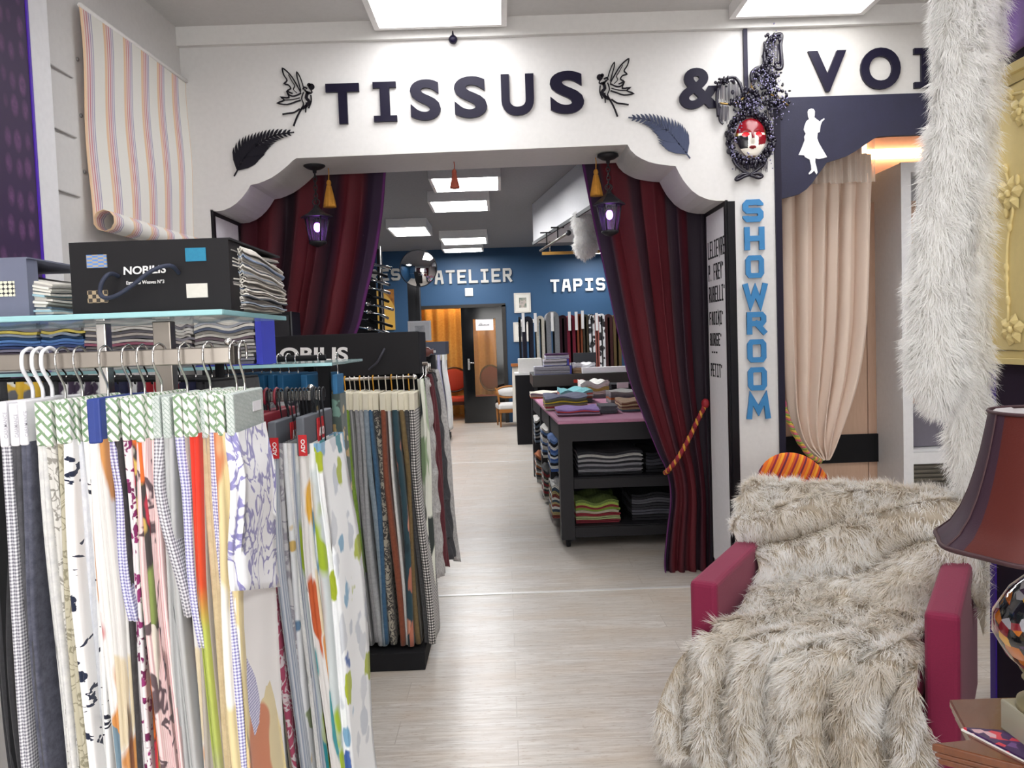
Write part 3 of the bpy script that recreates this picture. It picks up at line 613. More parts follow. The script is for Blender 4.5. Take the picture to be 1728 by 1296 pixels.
# ---- fur throw ----
TP=[(.50,.34,-.40,.50),(.475,.58,-.42,.56),(.465,.78,-.50,.58),(.40,.85,-.53,.54),(.29,.835,-.53,.52),(.20,.75,-.50,.58),(.15,.67,-.44,.60),(.10,.58,-.325,.50),(.03,.51,-.31,.325),(-.12,.475,-.30,.31),(-.28,.465,-.30,.305),(-.40,.455,-.33,.31),(-.455,.39,-.42,.32),(-.48,.28,-.47,.34),(-.51,.16,-.50,.37),(-.54,.045,-.52,.40)]
s1=cat([(a,b,0) for a,b,_,_ in TP],8); s2=cat([(c,d,0) for _,_,c,d in TP],8)
def throw(u,v):
    k=v*(len(s1)-1); i=min(int(k),len(s1)-2); f=k-i; p=s1[i].lerp(s1[i+1],f); e=s2[i].lerp(s2[i+1],f)
    x=e.x+(e.y-e.x)*u; y=p.x; z=p.y
    lim=.425
    if v<.5 and abs(x)>lim:
        q=abs(x)-lim; x=math.copysign(lim+.22*q,x); z-=q*.98; y-=0 if v<.2 else q*.1
    # folds: deep creases running down seat and skirt; diagonal ones over the back
    fr=max(0,min(1,(v-.45)/.2)); sk=max(0,min(1,(v-.72)/.15))
    w=x*6.2+.8*math.sin(v*9)+.5*noise.noise(Vector((x*3,v*5,1)))
    ridge=1-2*abs((w%1)-.5); fold=(ridge**.36)*.11-.07
    dg=x*2.3+v*6.5+.5*noise.noise(Vector((x*2,v*6,7))); r2=1-2*abs((dg%1)-.5); f2=(r2**.42)*.10-.055
    bk=max(0,min(1,(v-.24)/.06))*(1-fr)
    nz=noise.noise(Vector((x*5,v*9,3)))*.018
    d=fold*fr*(.6+.7*sk)+f2*bk+nz
    # displacement along the rough outward normal of the sheet
    if v<.18: ny,nzv=.95,.1
    elif v<.32: ny,nzv=-.1,1
    elif v<.5: ny,nzv=-.8,.6
    elif v<.74: ny,nzv=-.15,1
    else: ny,nzv=-1,.35
    return (x,y+d*ny,max(z+abs(nzv)*d,.03))
tt=thing('fur_throw','long cream and tan fur throw spread over the magenta armchair','fur throw',tuple(CH),CRZ)
FB=M('a89c8c',.9); MB().grid(throw,90,140).build('throw_backing',FB,tt,local=True)
rl=np.random.default_rng(11)
u,v,P,N,U,T=sample_grid(throw,105000,rl,lambda u,v:np.where(v<.15,.35,1))
if N[np.argmin(abs(v-.62)),2]<0: N=-N
lowf=np.array([[noise.noise(Vector((p[0]*7,p[1]*7,p[2]*7+k*9))) for k in range(2)] for p in P])
comb=T*1.0+U*lowf[:,:1]*1.3+N*0; 
comb[:,2]-=.15
comb/=np.linalg.norm(comb,axis=1)[:,None]
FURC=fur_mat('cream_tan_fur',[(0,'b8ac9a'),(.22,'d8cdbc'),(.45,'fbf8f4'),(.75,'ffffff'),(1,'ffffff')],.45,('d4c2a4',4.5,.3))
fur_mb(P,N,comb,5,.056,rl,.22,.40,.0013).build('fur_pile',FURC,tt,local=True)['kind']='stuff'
# ---- hanging white fur ----
def stole(xt,xm,yt,yb,Y,w,lab,n,tw=.0,length=.06,dx=0):
    a=at(xt,yt,Y); b=at(xm,yb,Y); 
    def fn(u,v):
        z=a.z+(b.z-a.z)*v; x=a.x+(b.x-a.x)*v+.018*math.sin(v*6+dx); th=2*math.pi*u; ww=w*(1-.12*math.sin(v*5+1))*(1 if v<.93 else max(.05,(1-v)/.07)**.6)
        return (x+ww*math.cos(th+tw*v),Y+ww*.55*math.sin(th+tw*v),z)
    t=thing('fur_stole',lab,'fur stole',(b.x,Y,b.z),0,'white fur hanging from the ceiling')
    MB().grid(fn,24,60).build('stole_backing',M('dcdad6',.9),t)
    rl=np.random.default_rng(int(xt)); u,v,P,N,U,T=sample_grid(fn,n,rl)
    ctr=np.array([[a.x+(b.x-a.x)*q,Y,0] for q in v]); s=np.sign(((P-ctr)*N)[:,:2].sum(1)); N=N*s[:,None]
    comb=np.tile([0,0,-1.],(len(P),1))+N*.35; lf=np.array([noise.noise(Vector((p[0]*9,p[1]*9,p[2]*7))) for p in P]); comb[:,0]+=lf*.7; comb/=np.linalg.norm(comb,axis=1)[:,None]
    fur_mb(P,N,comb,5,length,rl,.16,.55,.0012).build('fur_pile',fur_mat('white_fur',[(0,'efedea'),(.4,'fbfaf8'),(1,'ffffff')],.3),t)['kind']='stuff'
    MB().tube([(a.x,Y,a.z-.03),(a.x,Y,ZC)],.004,6).build('hanging_cord',M('cfcfcf',.6),t)
stole(1620,1590,-70,690,2.75,.078,'long white fur stole hanging at the right before the cream panel',36000)
stole(1660,1628,-60,836,3.02,.062,'white fur stole hanging just behind the longer wider one, its end lower',20000,dx=1.5)
# ---- partition, purple cloth, cream panel ----
PX=1.90; PY=3.22
struct(MB().box((PX,-2.4,0),(PX+.10,PY,2.63)),'wall_partition',M('2a2030',.75,name='dark_plum_wall'))
tag(MB().box((PX-.006,PY-.03,0),(PX+.104,PY+.006,2.63)).build('edge_trim',M('3a1888',.5)),'bright violet edge strip at the end of the dark partition','trim')
def pc(u,v):
    y=PY-.02-u*1.0; zt=2.75+.35*u; z=zt+(2.47-zt)*v; return (PX-.03-.012*math.sin(u*16+v*3),y,z)
tag(MB().grid(pc,60,10).build('purple_cloth',P_plain('76509a','6c4890','purple_satin'),solid=.01),'purple satin cloth draped over partition above the cream panel','cloth')
tag(MB().box((PX+.1,PY-1.2,2.63),(PX+.16,PY+.0,3.2)).build('upright_board',WHITE),'white upright board above the purple cloth at top right','board')
cp=thing('relief_panel','cream carved panel with vine and flower relief on the right','panel',(PX-.03,2.7,1.35)); CRM=M('d9c68c',.55,name='cream_paint')
y1=PY+.035; y0=y1-.66; zb_,zt_=atX(1655,612,PX-.03).z,atX(1655,140,PX-.03).z
mb=MB(); mb.box((PX-.035,y0,zb_),(PX-.007,y1,zt_)); mb.build('panel_board',CRM,cp,bevel=.003)
mb=MB(); f=.05
for a_,b_ in (((PX-.05,y0,zb_),(PX-.034,y1,zb_+.022)),((PX-.055,y0,zt_-.035),(PX-.034,y1,zt_)),((PX-.05,y1-.022,zb_),(PX-.034,y1,zt_)),((PX-.05,y0,zb_),(PX-.034,y0+.022,zt_))): mb.box(a_,b_)
mb.tube([(PX-.037,y1-f,zb_+f),(PX-.037,y1-f,zt_-f-.02),(PX-.037,y0+f,zt_-f-.02),(PX-.037,y0+f,zb_+f)],.006,6,closed=True); mb.build('panel_frame',CRM,cp,bevel=.002)
q=lambda x,y:(lambda p:Vector((PX-.040,p.y,p.z)))(atX(1280+x/3.241,y/3.241,PX-.04))
q2=lambda x,y:q((1420+x/2.159-1280)*3.241,(100+y/2.159)*3.241)
mb=MB()
mb.tube(cat([q2(*p) for p in [(665,118),(625,128),(590,140),(565,155),(550,180),(545,230),(548,300),(560,350),(580,385),(600,420),(612,470),(625,540),(615,600),(605,660),(602,740),(603,840),(606,890),(608,960)]],5),[.006]*(17*5+1),6)
for cx,cy,ln in [(612,490,58),(622,985,52),(655,190,50)]:
    for a_ in (15,75,150,200,255,310):
        c0=q2(cx,cy); c1=q2(cx+ln*math.cos(R(a_))*.9,cy-ln*math.sin(R(a_))*1.2); d=(c1-c0); sd=d.cross(Vector((1,0,0))).normalized()*.022
        pts=[c0,c0+d*.3+sd,c0+d*.7+sd*1.05,c1,c0+d*.7-sd*1.05,c0+d*.3-sd]; mid=c0+d*.5+Vector((-.016,0,0))
        mb.add(pts+[mid],[(i,(i+1)%6,6) for i in range(6)],0)
    c0=q2(cx,cy); mb.ell((c0.x-.008,c0.y,c0.z),(.01,.014,.014))
for cx,cy in [(598,400),(640,440),(600,560),(612,610),(600,760),(600,800),(606,880),(570,170),(590,140),(620,130),(556,195)]:
    c0=q2(cx,cy); mb.ell((c0.x,c0.y,c0.z),(.009,.012,.020))
mb.build('vine_relief',CRM,cp)
# ---- lamp ----
LX,LY=.966,1.45
tz=atZ(1640,1255,.74).z
lp=thing('table_lamp','table lamp with flared aubergine and rust panelled shade','table lamp',(LX,LY,.80))
zt_=at(1665,700,LY-.02).z; zb_=at(1583,925,LY).z-.002; H=zt_-zb_
g=G('aubergine_rust_silk'); tc=g.n('ShaderNodeTexCoord'); sx=g.n('ShaderNodeSeparateXYZ'); g.l(tc.outputs['UV'],sx.inputs[0])
g.col(g.ramp(sx.outputs[0],[(0,'34202c'),(.125,'4e1a14'),(.25,'34202c'),(.36,'3a2230'),(.44,'35202e'),(.53,'4e1a14'),(.66,'35202c'),(.78,'4e1a14'),(.9,'34202c')],'CONSTANT')); g.bump(g.noise(g.vec('Object'),300,2),.15,.002); g.set(.55,Specular_IOR_Level=.3); SH=g.m
prof=[(.19,0),(.188,.004),(.165,.03),(.148,.065),(.135,.105),(.124,.15),(.114,.20),(.106,.25),(.100,.29)]
k=H/.29; pr=[(r,zb_+z*k) for r,z in prof]
scal=lambda th,i:1+.025*math.cos(th*8)*max(0,1-i/9)-.0
mb=MB().lathe(pr,(LX,LY,0),96,fn=scal,caps=False); mb.lathe([(r-.003,z) for r,z in reversed(pr)],(LX,LY,0),96,1,fn=scal,caps=False)
mb.build('lamp_shade',[SH,M('e8e6ea',.7)],lp)
mb=MB(); mb.tube([(LX+.1885*scal(a,0)*math.cos(a),LY+.1885*scal(a,0)*math.sin(a),zb_+.002) for a in np.linspace(0,2*math.pi,96,endpoint=False)],.0045,6,closed=True)
mb.tube([(LX+.101*math.cos(a),LY+.101*math.sin(a),zt_) for a in np.linspace(0,2*math.pi,48,endpoint=False)],.0035,6,closed=True)
for a in np.linspace(0,2*math.pi,8,endpoint=False): mb.tube([(LX+(r+.001)*scal(a,i)*math.cos(a),LY+(r+.001)*scal(a,i)*math.sin(a),z) for i,(r,z) in enumerate(pr)],.002,5)
mb.build('shade_piping',M('3a1e24',.6),lp)
MB().tube([(LX,LY,zb_-.02),(LX,LY,zt_-.01)],.008,8).tube([(LX-.1,LY,zt_-.006),(LX+.1,LY,zt_-.006)],.003,6).build('shade_carrier',M('8a6a30',.4,.8),lp)
MB().ell((LX,LY,zt_+.02),(.016,.016,.02)).build('finial',M('b08c50',.4,.6),lp)
g=G('mosaic_glass'); vo=g.n('ShaderNodeTexVoronoi'); vo.inputs['Scale'].default_value=55; g.l(g.vec('Object'),vo.inputs['Vector']); sp=g.n('ShaderNodeSeparateColor'); g.l(vo.outputs['Color'],sp.inputs[0])
g.col(g.ramp(sp.outputs[0],[(0,'15161a'),(.4,'23262c'),(.52,'b0621c'),(.64,'7a1c28'),(.76,'3c2a48'),(.85,'c8943a'),(.93,'9a98a0')],'CONSTANT')); g.set(.08); g.b.inputs['Coat Weight'].default_value=1
zt2=zb_-.02; zz=lambda f:.835+(zt2-.835)*f
MB().lathe([(.03,zz(.0)),(.04,zz(.12)),(.075,zz(.25)),(.098,zz(.42)),(.096,zz(.56)),(.07,zz(.74)),(.045,zz(.84)),(.04,zz(.93))],(LX,LY,0),48).build('lamp_body',g.m,lp)
mb=MB().lathe([(.04,zz(.92)),(.075,zz(.97)),(.078,zz(1)),(.02,zz(1.03))],(LX,LY,0),32); mb.lathe([(.045,.86),(.055,.875),(.035,.885),(.028,.9)],(LX,LY,0),24); mb.lathe([(.06,.80),(.058,.815),(.03,.83),(.04,.845),(.05,.855),(.03,.875)],(LX,LY,0),32)
mb.build('lamp_mount',M('a39a78',.3,.6),lp)
g=G('frosted_clear_block'); g.col('b7b2a0'); g.set(.15); g.b.inputs['Transmission Weight'].default_value=.35; CLEAR=g.m
tag(MB().box((LX-.062,LY-.06,.742),(LX+.062,LY+.06,.80)).build('display_block',CLEAR,bevel=.004),'clear greyish block under the foot of the lamp','block')
# side table: polished wood with a moulded corner
st=thing('side_table','polished brown wooden side table at bottom right under the lamp','table',(1.05,1.35,0)); WD=G('polished_mahogany'); f=WD.noise(WD.vec('Object',(3,14,3)),6,5,.6); WD.col(WD.mix(f,'4a2412','7a4526')); WD.set(.18); WD.b.inputs['Coat Weight'].default_value=.6; WD=WD.m
c0=atZ(1572,1250,.742); c1=atZ(1640,1246,.742)
ox,oy=c0.x,c0.y
oct_=[(0,0),(.075,.015),(1.0,.20),(1.0,-.55),(.03,-.55),(.14,-.20)]
oct_=[(c0.x,c0.y),(c1.x,c1.y),(c1.x+.10,c1.y+.20),(1.6,c1.y+.22),(1.6,.75),(c0.x+.02,.75),(c0.x+.14,c0.y-.14)]
oct_=[(c0.x,c0.y),(c1.x,c1.y+.005),(c1.x+.05,c1.y+.17),(1.65,c1.y+.17),(1.65,.72),(c0.x+.11,.72),(c0.x+.11,c0.y-.09)]
mb=MB()
for s_,za,zb2 in ((0,.722,.738),(.006,.712,.722),(.014,.70,.712)):
    cx=sum(p[0] for p in oct_)/7; cy=sum(p[1] for p in oct_)/7
    mb.poly([(x+(cx-x)*s_*2,y+(cy-y)*s_*2,za) for x,y in oct_][::-1],(0,0,zb2-za))
mb.build('table_top',WD,st,bevel=.003)
for x,y in ((c0.x+.12,c0.y+.0),(1.5,1.6),(c0.x+.2,.85),(1.5,.85)):
    MB().lathe([(.012,0),(.03,.03),(.022,.2),(.03,.5),(.045,.62),(.035,.69)],(x,y,0),16).build('leg',WD,st)
mg=[atZ(1626,1228,.745),atZ(1682,1231,.745),atZ(1690,1296,.745),atZ(1668,1290,.745)]
m1=atZ(1640,1262,.746); G1=G('magazine_cover'); vo=G1.n('ShaderNodeTexVoronoi'); vo.inputs['Scale'].default_value=60; G1.l(G1.vec('Object'),vo.inputs['Vector']); sp=G1.n('ShaderNodeSeparateColor'); G1.l(vo.outputs['Color'],sp.inputs[0])
G1.col(G1.ramp(sp.outputs[0],[(0,'3a2350'),(.5,'4a2c62'),(.62,'c83a4a'),(.78,'c8a0a8'),(.9,'6a4a80')],'CONSTANT')); G1.set(.3)
a_=atZ(1626,1227,.745); b_=atZ(1692,1232,.745); dv=Vector((.05,-.15,0))
mz=thing('magazine','purple magazine with red flowers lying by the lamp block','magazine',tuple(a_)); 
MB().poly([a_,b_,b_+dv,a_+dv],(0,0,-.004)).build('cover',G1.m,mz); e=Vector((-.003,.003,0)); MB().poly([a_-Vector((0,0,.004))+e,b_-Vector((0,0,.004)),b_+dv-Vector((0,0,.004)),a_+dv-Vector((0,0,.004))],(0,0,-.004)).build('pages',WHITE,mz)
# ---- orange striped chair behind ----
oc=thing('upholstered_chair','small chair with orange and red striped rounded back behind the fur','chair',(1.47,4.02,0))
g=G('orange_stripe_fabric'); sx=g.n('ShaderNodeSeparateXYZ'); g.l(g.vec('Object',(1,1,1),rot=(0,R(-28),0)),sx.inputs[0]); f=g.math('FRACT',g.math('MULTIPLY',sx.outputs[0],11))
g.col(g.ramp(f,[(0,'e08a18'),(.14,'c8501c'),(.26,'8c1a34'),(.36,'d87818'),(.5,'e8a028'),(.62,'c84a1c'),(.74,'6c1838'),(.84,'d8641a')],'CONSTANT')); g.set(.8); OS=g.m
bz=at(1335,764,4.12).z; X0=at(1272,790,4.12).x; X1=at(1408,800,4.12).x; cx=(X0+X1)/2; hw=(X1-X0)/2
mb=MB()
def ob_(u,v):
    a=2*math.pi*u; r=min(1,v*1.0); rx=hw*math.cos(a)*math.sin(math.pi*v); rz=.22*math.sin(a)*math.sin(math.pi*v)
    return (cx+rx,4.12-.04*math.cos(math.pi*v),bz-.22+rz-.10*(rx/hw)*.35)
mb.grid(ob_,40,16); mb.build('backrest',OS,oc)
MB().box((cx-.21,3.74,.40),(cx+.21,4.12,.48)).build('seat',OS,oc,bevel=.02)
for sx_ in (-1,1):
    for sy in (3.77,4.1): MB().lathe([(.012,0),(.02,.38),(.022,.41)],(cx+sx_*.18,sy,0),10).build('leg',M('5a3418',.4),oc)
MB().tube([(cx-.12,4.12,.46),(cx-.12,4.14,bz-.3)],.014,8).tube([(cx+.12,4.12,.46),(cx+.12,4.14,bz-.3)],.014,8).build('back_support',M('5a3418',.4),oc)
# ---- beige curtain, rope, wood panel, cabinet, LED niche ----
g=G('beige_linen'); tc=g.n('ShaderNodeTexCoord'); sx=g.n('ShaderNodeSeparateXYZ'); g.l(tc.outputs['UV'],sx.inputs[0]); f=g.noise(g.vec('Object'),250,3)
g.col(g.mix(g.math('MULTIPLY',f,.25),'dcc8b9','c9b2a2')); g.set(.75); BG=g.m
YC=4.93
rows=[(262,1318,1470),(300,1318,1472),(380,1319,1470),(480,1320,1468),(560,1322,1463),(640,1326,1450),(700,1333,1432),(745,1350,1415),(768,1375,1404),(776,1386,1398)]
bc=thing('linen_curtain','pale beige curtain with sheer top, gathered low behind the orange chair','curtain',at(1392,776,YC))
mb,_=drape(rows,YC+.03,6,.035,BG,'x',ph=1.2); mb.build('curtain_cloth',BG,bc,solid=.005)
def sh(u,v):
    a=at(1352,232,YC); b=at(1474,330,YC); x=a.x+(b.x-a.x)*u; z=a.z+.04+(b.z-a.z)*v*.9; return (x,YC-.03+.012*math.sin(u*70)+.02*math.sin(u*16),z)
g=G('sheer_voile'); g.col('efe4da'); g.set(.7); g.b.inputs['Alpha'].default_value=.45; MB().grid(sh,140,6).build('sheer_heading',g.m,bc)
pl=at(1320,240,YC).x; pr_=at(1474,240,YC).x; tag(MB().tube([(pl-.05,YC+.03,2.66),(pr_+.05,YC+.03,2.66)],.012,8).build('curtain_pole',WHITE),'white curtain rail hidden behind the navy pelmet','curtain pole')
t=thing('curtain_tieback','green, pink and yellow twisted rope holding the beige curtain','tieback',at(1322,682,YC-.12)); 
twist(MB(),[at(1322,682,YC-.13),at(1332,712,YC-.13),at(1348,744,YC-.13),at(1368,770,YC-.10),at(1385,778,YC-.05)],.014,3,11).build('rope',[M('8aa04a',.7),M('d06a7a',.7),M('d8b04a',.7)],t); p=at(1322,682,YC-.13); MB().ell(tuple(p),(.02,.02,.025)).tube([tuple(p),(XPR+.0,p.y,p.z)],.008,8).build('tieback_knob',M('b04a6a',.5),t)
WDP=G('pink_birch'); f=WDP.noise(WDP.vec('Object',(14,1,2)),5,4); WDP.col(WDP.mix(f,'d3b39c','c39f86')); WDP.set(.55); WDP=WDP.m
xa=at(1385,700,5.35).x; xb=at(1482,700,5.35).x; z1=at(1430,733,5.35).z; z0=at(1430,780,5.35).z
wpn=thing('wood_panel','pinkish wooden board with black band behind the beige curtain','panel',(xa,5.35,0)); 
for i in range(3): x=xa-.35+i*.33; MB().box((x,5.35,0),(x+.325,5.38,2.3)).build('plank',WDP,wpn)
MB().box((xa-.35,5.33,z0),(xa+.63,5.35,z1)).build('black_band',BLACKM,wpn)
cb=thing('display_cabinet','tall white display cabinet with shelves partly behind white fur','cabinet',(2.75,5.2,0)); CW=M('e4e4e6',.5,name='cabinet_white')
cx0=at(1521,500,5.0).x; cx1=cx0+.85; ct=at(1521,275,5.0).z; fr_=.045
MB().box((cx0,5.0,0),(cx0+.03,5.4,ct)).build('side_panel',CW,cb,bevel=.002); MB().box((cx1-.03,5.0,0),(cx1,5.4,ct)).build('side_panel',CW,cb,bevel=.002)
MB().box((cx0+.03,5.37,0),(cx1-.03,5.4,ct)).build('back_panel',M('b9b9bd',.6),cb); MB().box((cx0+.03,5.0,ct-.03),(cx1-.03,5.37,ct)).build('top_panel',CW,cb)
for py in (485,568,760): zz_=at(1521,py,5.0).z; MB().box((cx0+.03,5.02,zz_-.03),(cx1-.03,5.37,zz_)).build('shelf',CW,cb)
mb=MB(); mb.box((cx0-.005,4.98,0),(cx0+.055,5.0,ct)); mb.box((cx1-.055,4.98,0),(cx1+.005,5.0,ct)); mb.box((cx0+.055,4.98,ct-.06),(cx1-.055,5.0,ct)); zm=at(1521,485,5.0).z; mb.box((cx0+.055,4.98,zm-.05),(cx1-.055,5.0,zm+.01)); zm2=at(1521,775,5.0).z; mb.box((cx0+.055,4.98,zm2-.03),(cx1-.055,5.0,zm2+.04)); mb.build('door_frame',CW,cb)
zz_=at(1521,785,5.0).z; mb=MB()
for i in range(6): mb.box((cx0+.055,4.99,zz_-.02-i*.026),(cx1-.055,5.0,zz_-.006-i*.026))
mb.box((cx0+.04,5.01,zz_-.20),(cx1-.04,5.02,zz_)); mb.build('grille',M('6a655c',.4,.5),cb)
for i,(py,h) in enumerate(((484,.22),(567,.2),(759,.25))):
    zz_=at(1521,py,5.0).z; w_=.5
    tag(MB().box((cx0+.1,5.1,zz_),(cx0+.1+w_,5.3,zz_+h)).build('storage_box',M(['54505c','8a8690','706c78'][i],.6),bevel=.004),['dark grey box on the upper shelf of the white cabinet','pale grey box on the middle shelf of the white cabinet','grey box on the bottom shelf of the white cabinet'][i],'box')
ln=thing('light_niche','pink lit niche with warm light strip above the white cabinet','light fixture',(2.7,5.3,2.4)); na=at(1474,232,5.3); nb=at(1474,290,5.3)
MB().box((na.x,5.45,nb.z),(na.x+1.4,5.5,ZC-.4)).build('niche_back',M('d9b8ae',.7),ln)
zl=at(1500,252,5.3).z; MB().box((na.x+.02,5.42,zl-.03),(na.x+1.3,5.45,zl+.03)).build('light_strip',EM('ffc890',9,'warm_strip'),ln); MB().box((na.x-.01,5.42,nb.z),(na.x+.01,5.45,na.z+.1)).build('light_strip',bpy.data.materials['warm_strip'],ln)
# ================= sample racks on the left =================
PAT={}
def pat(k):
    if k in PAT: return PAT[k]
    W='e6e5e3'
    D={'white':lambda:P_plain('e4e3e1','d3d2d2'),'sheer':lambda:P_plain('dddcda','c6c6c8'),'charcoal':lambda:P_plain('4c4c52','38383e'),'tweed':lambda:P_plain('5a5c6c','3a3c4c'),
    'speckle':lambda:P_check('20242a','d8d8d6','8a8c90',.007),'lace':lambda:P_sketch('d2d0cc','8f8c86',25,1),'olive_lace':lambda:P_sketch('b9b39e','8a8570',25,2),
    'brush':lambda:P_strokes('e9e8e8','16203a',7,1),'paleblue':lambda:P_plain('dedfe4','c8cbd4'),'dots':lambda:P_strokes('e6e6e6','14182c',9,4,lo=.68),
    'shapes':lambda:P_blob('e2e1e0',['c98a4a','4a5f7c','b45a5c','6c8494'],9,.5,1,stretch=.5),'shapes2':lambda:P_blob('d8d6d4',['3a5a78','c48a50','a8404a','d2c4a8'],11,.52,2,stretch=.5),
    'gingham':lambda:P_check('ececf6','7876a8','b6b4d6',.0055),'ginghamgrey':lambda:P_check('ecebee','6c6b76','b4b3bc',.006),'dark':lambda:P_plain('3d3a3c','2a282a'),
    'magenta':lambda:P_blob('e4dfe2',['7a1c5a','8c2a68','6a184c'],38,.4,3,dist=.8),'ethnic':lambda:P_blob('3a3434',['c8344a','c8a858','7c8c4a','d8d0c4','d86a2a'],16,.55,4,stretch=.6),
    'band':lambda:P_strokes('e6e3df','262226',3,5,lo=.5),'pinkstripe':lambda:P_sketch('e8cfce','5c4a50',7,3,base2='d8b0b2',w=.03),'pinkstripe2':lambda:P_stripe(['e9d2d0','dcb6b6','e9d2d0','cf9fa4','efe0de'],.008),
    'voile':lambda:P_plain('d6d6d8','b9bac0'),'satin':lambda:P_blob('b4b5b6',['3a383e','2a2a30','6a6a70'],6,.3,6,stretch=.4),'taupe':lambda:P_blob('a59d96',['7c3a78','d8442a'],5,.2,7),
    'redlime':lambda:None,'taupe2':lambda:P_blob('a29a92',['2a5a9c','c8a828','b84a2a','4a2450'],7,.42,8),'beige':lambda:P_plain('c9b795','b8a583'),'cream':lambda:P_plain('e6ddc8','d8ceb6'),
    'pinkhint':lambda:P_blob('ece9e8',['d080c0','c8b088'],5,.2,9),'lavender':lambda:P_sketch('eeeef2','8a86b8',16,5,w=.05),'cupcake':lambda:P_blob('dccb9c',['c87850','f0ece4','b04a80','e8d8b0'],6,.38,10,stretch=.6),
    'navy':lambda:P_plain('24264a','1a1c38'),'greyfl':lambda:P_sketch('b9b8ba','8b8890',14,6,w=.06),'purplepr':lambda:P_sketch('b8506e','e6dade',26,7,w=.05),'bluestr':lambda:P_stripe(['a8b0bc','c6c8ce','8c96a8'],.01),
    'watercol':lambda:P_blob('dddfe2',['b86a8a','5a7a98','c8a860','8a9a6a'],10,.25,11),'orangepr':lambda:P_blob('dfdcda',['c0582c','d8a438','3a8f96','8c9c2c'],9,.34,12,stretch=.5),'teallime':lambda:P_blob('c6ced0',['1f8a94','9cb428','e2e4e2','2c4668'],9,.42,13,stretch=.5),
    'bluebird':lambda:P_blob('dcdedf',['3a4a8c','a3a828','5a88a8','9aa0a8'],8,.33,14,stretch=.6),'bigflower':lambda:P_blob('eef0f2',['3f62a6','a9b62c','7fa9c6','2a7f8c','c5cbd4','d0d4da','a9b62c'],13,.42,15,stretch=.8),
    'lime':lambda:P_plain('7c9c34','6a8a2c'),'grey':lambda:P_plain('9c9c9f','848488'),'greystripe':lambda:P_stripe(['8e8e90','a8a8aa','6e6e72'],.012),'paleg':lambda:P_plain('b2b4b6','9a9ca0'),'blue':lambda:P_plain('3c6484','2f5473'),
    'bluegrey':lambda:P_plain('8c9aa6','76848f'),'beigeblack':lambda:P_sketch('a8a294','3a383a',30,8,w=.07),'rust':lambda:P_plain('8c4c34','7a3f2a'),'tealleaf':lambda:P_blob('23414c',['b8705a','c98a72','1c3640'],16,.4,16,stretch=.4),
    'olivegold':lambda:P_plain('7c6844','6a5838'),'blackweave':lambda:P_check('1c1c20','6a6a6c','3c3c3e',.006),'houndstooth':lambda:P_check('e2dfdc','18181c','7a7674',.013),'greenpat':lambda:P_blob('3e4c48',['a88c58','6a8a80','c0a878'],22,.36,17),
    'leafwhite':lambda:P_blob('d6d8cc',['8aa07c','2c3432','a8b89c'],7,.42,18,stretch=.5),'stripednavy':lambda:P_stripe(['20263c','e4e4e4','20263c'],.012,'Y'),'zebra':lambda:P_sketch('e6e6e8','3a2c44',12,9,w=.09),
    'redzebra':lambda:P_sketch('e8e4e4','b02030',14,10,w=.08),'yellow':lambda:P_blob('d8b03a',['6a6a70','e0e0dc'],14,.3,19),'darkgrey':lambda:P_plain('37373c','2b2b30'),'speckgrey':lambda:P_plain('b6b4b2','8c8a8a'),'darkred':lambda:P_plain('5c1c26','4a141e'),'greylace':lambda:P_plain('b0aeb2','9c9aa0'),'lilac':lambda:P_plain('b4b2cc','a09ec0')}
    if k=='redlime':
        g=G('red_to_lime_cloth'); sx=g.n('ShaderNodeSeparateXYZ'); g.l(g.vec('UV'),sx.inputs[0]); g.col(g.ramp(g.math('MULTIPLY',sx.outputs[1],.6667),[(0,'a59d96'),(.5,'a59d96'),(.56,'a8b45c'),(.69,'b4be58'),(.74,'d04a22'),(.85,'d83420'),(1,'c82c1c')])); m=clothbase(g)
    else: m=D[k]()
    PAT[k]=m; return m
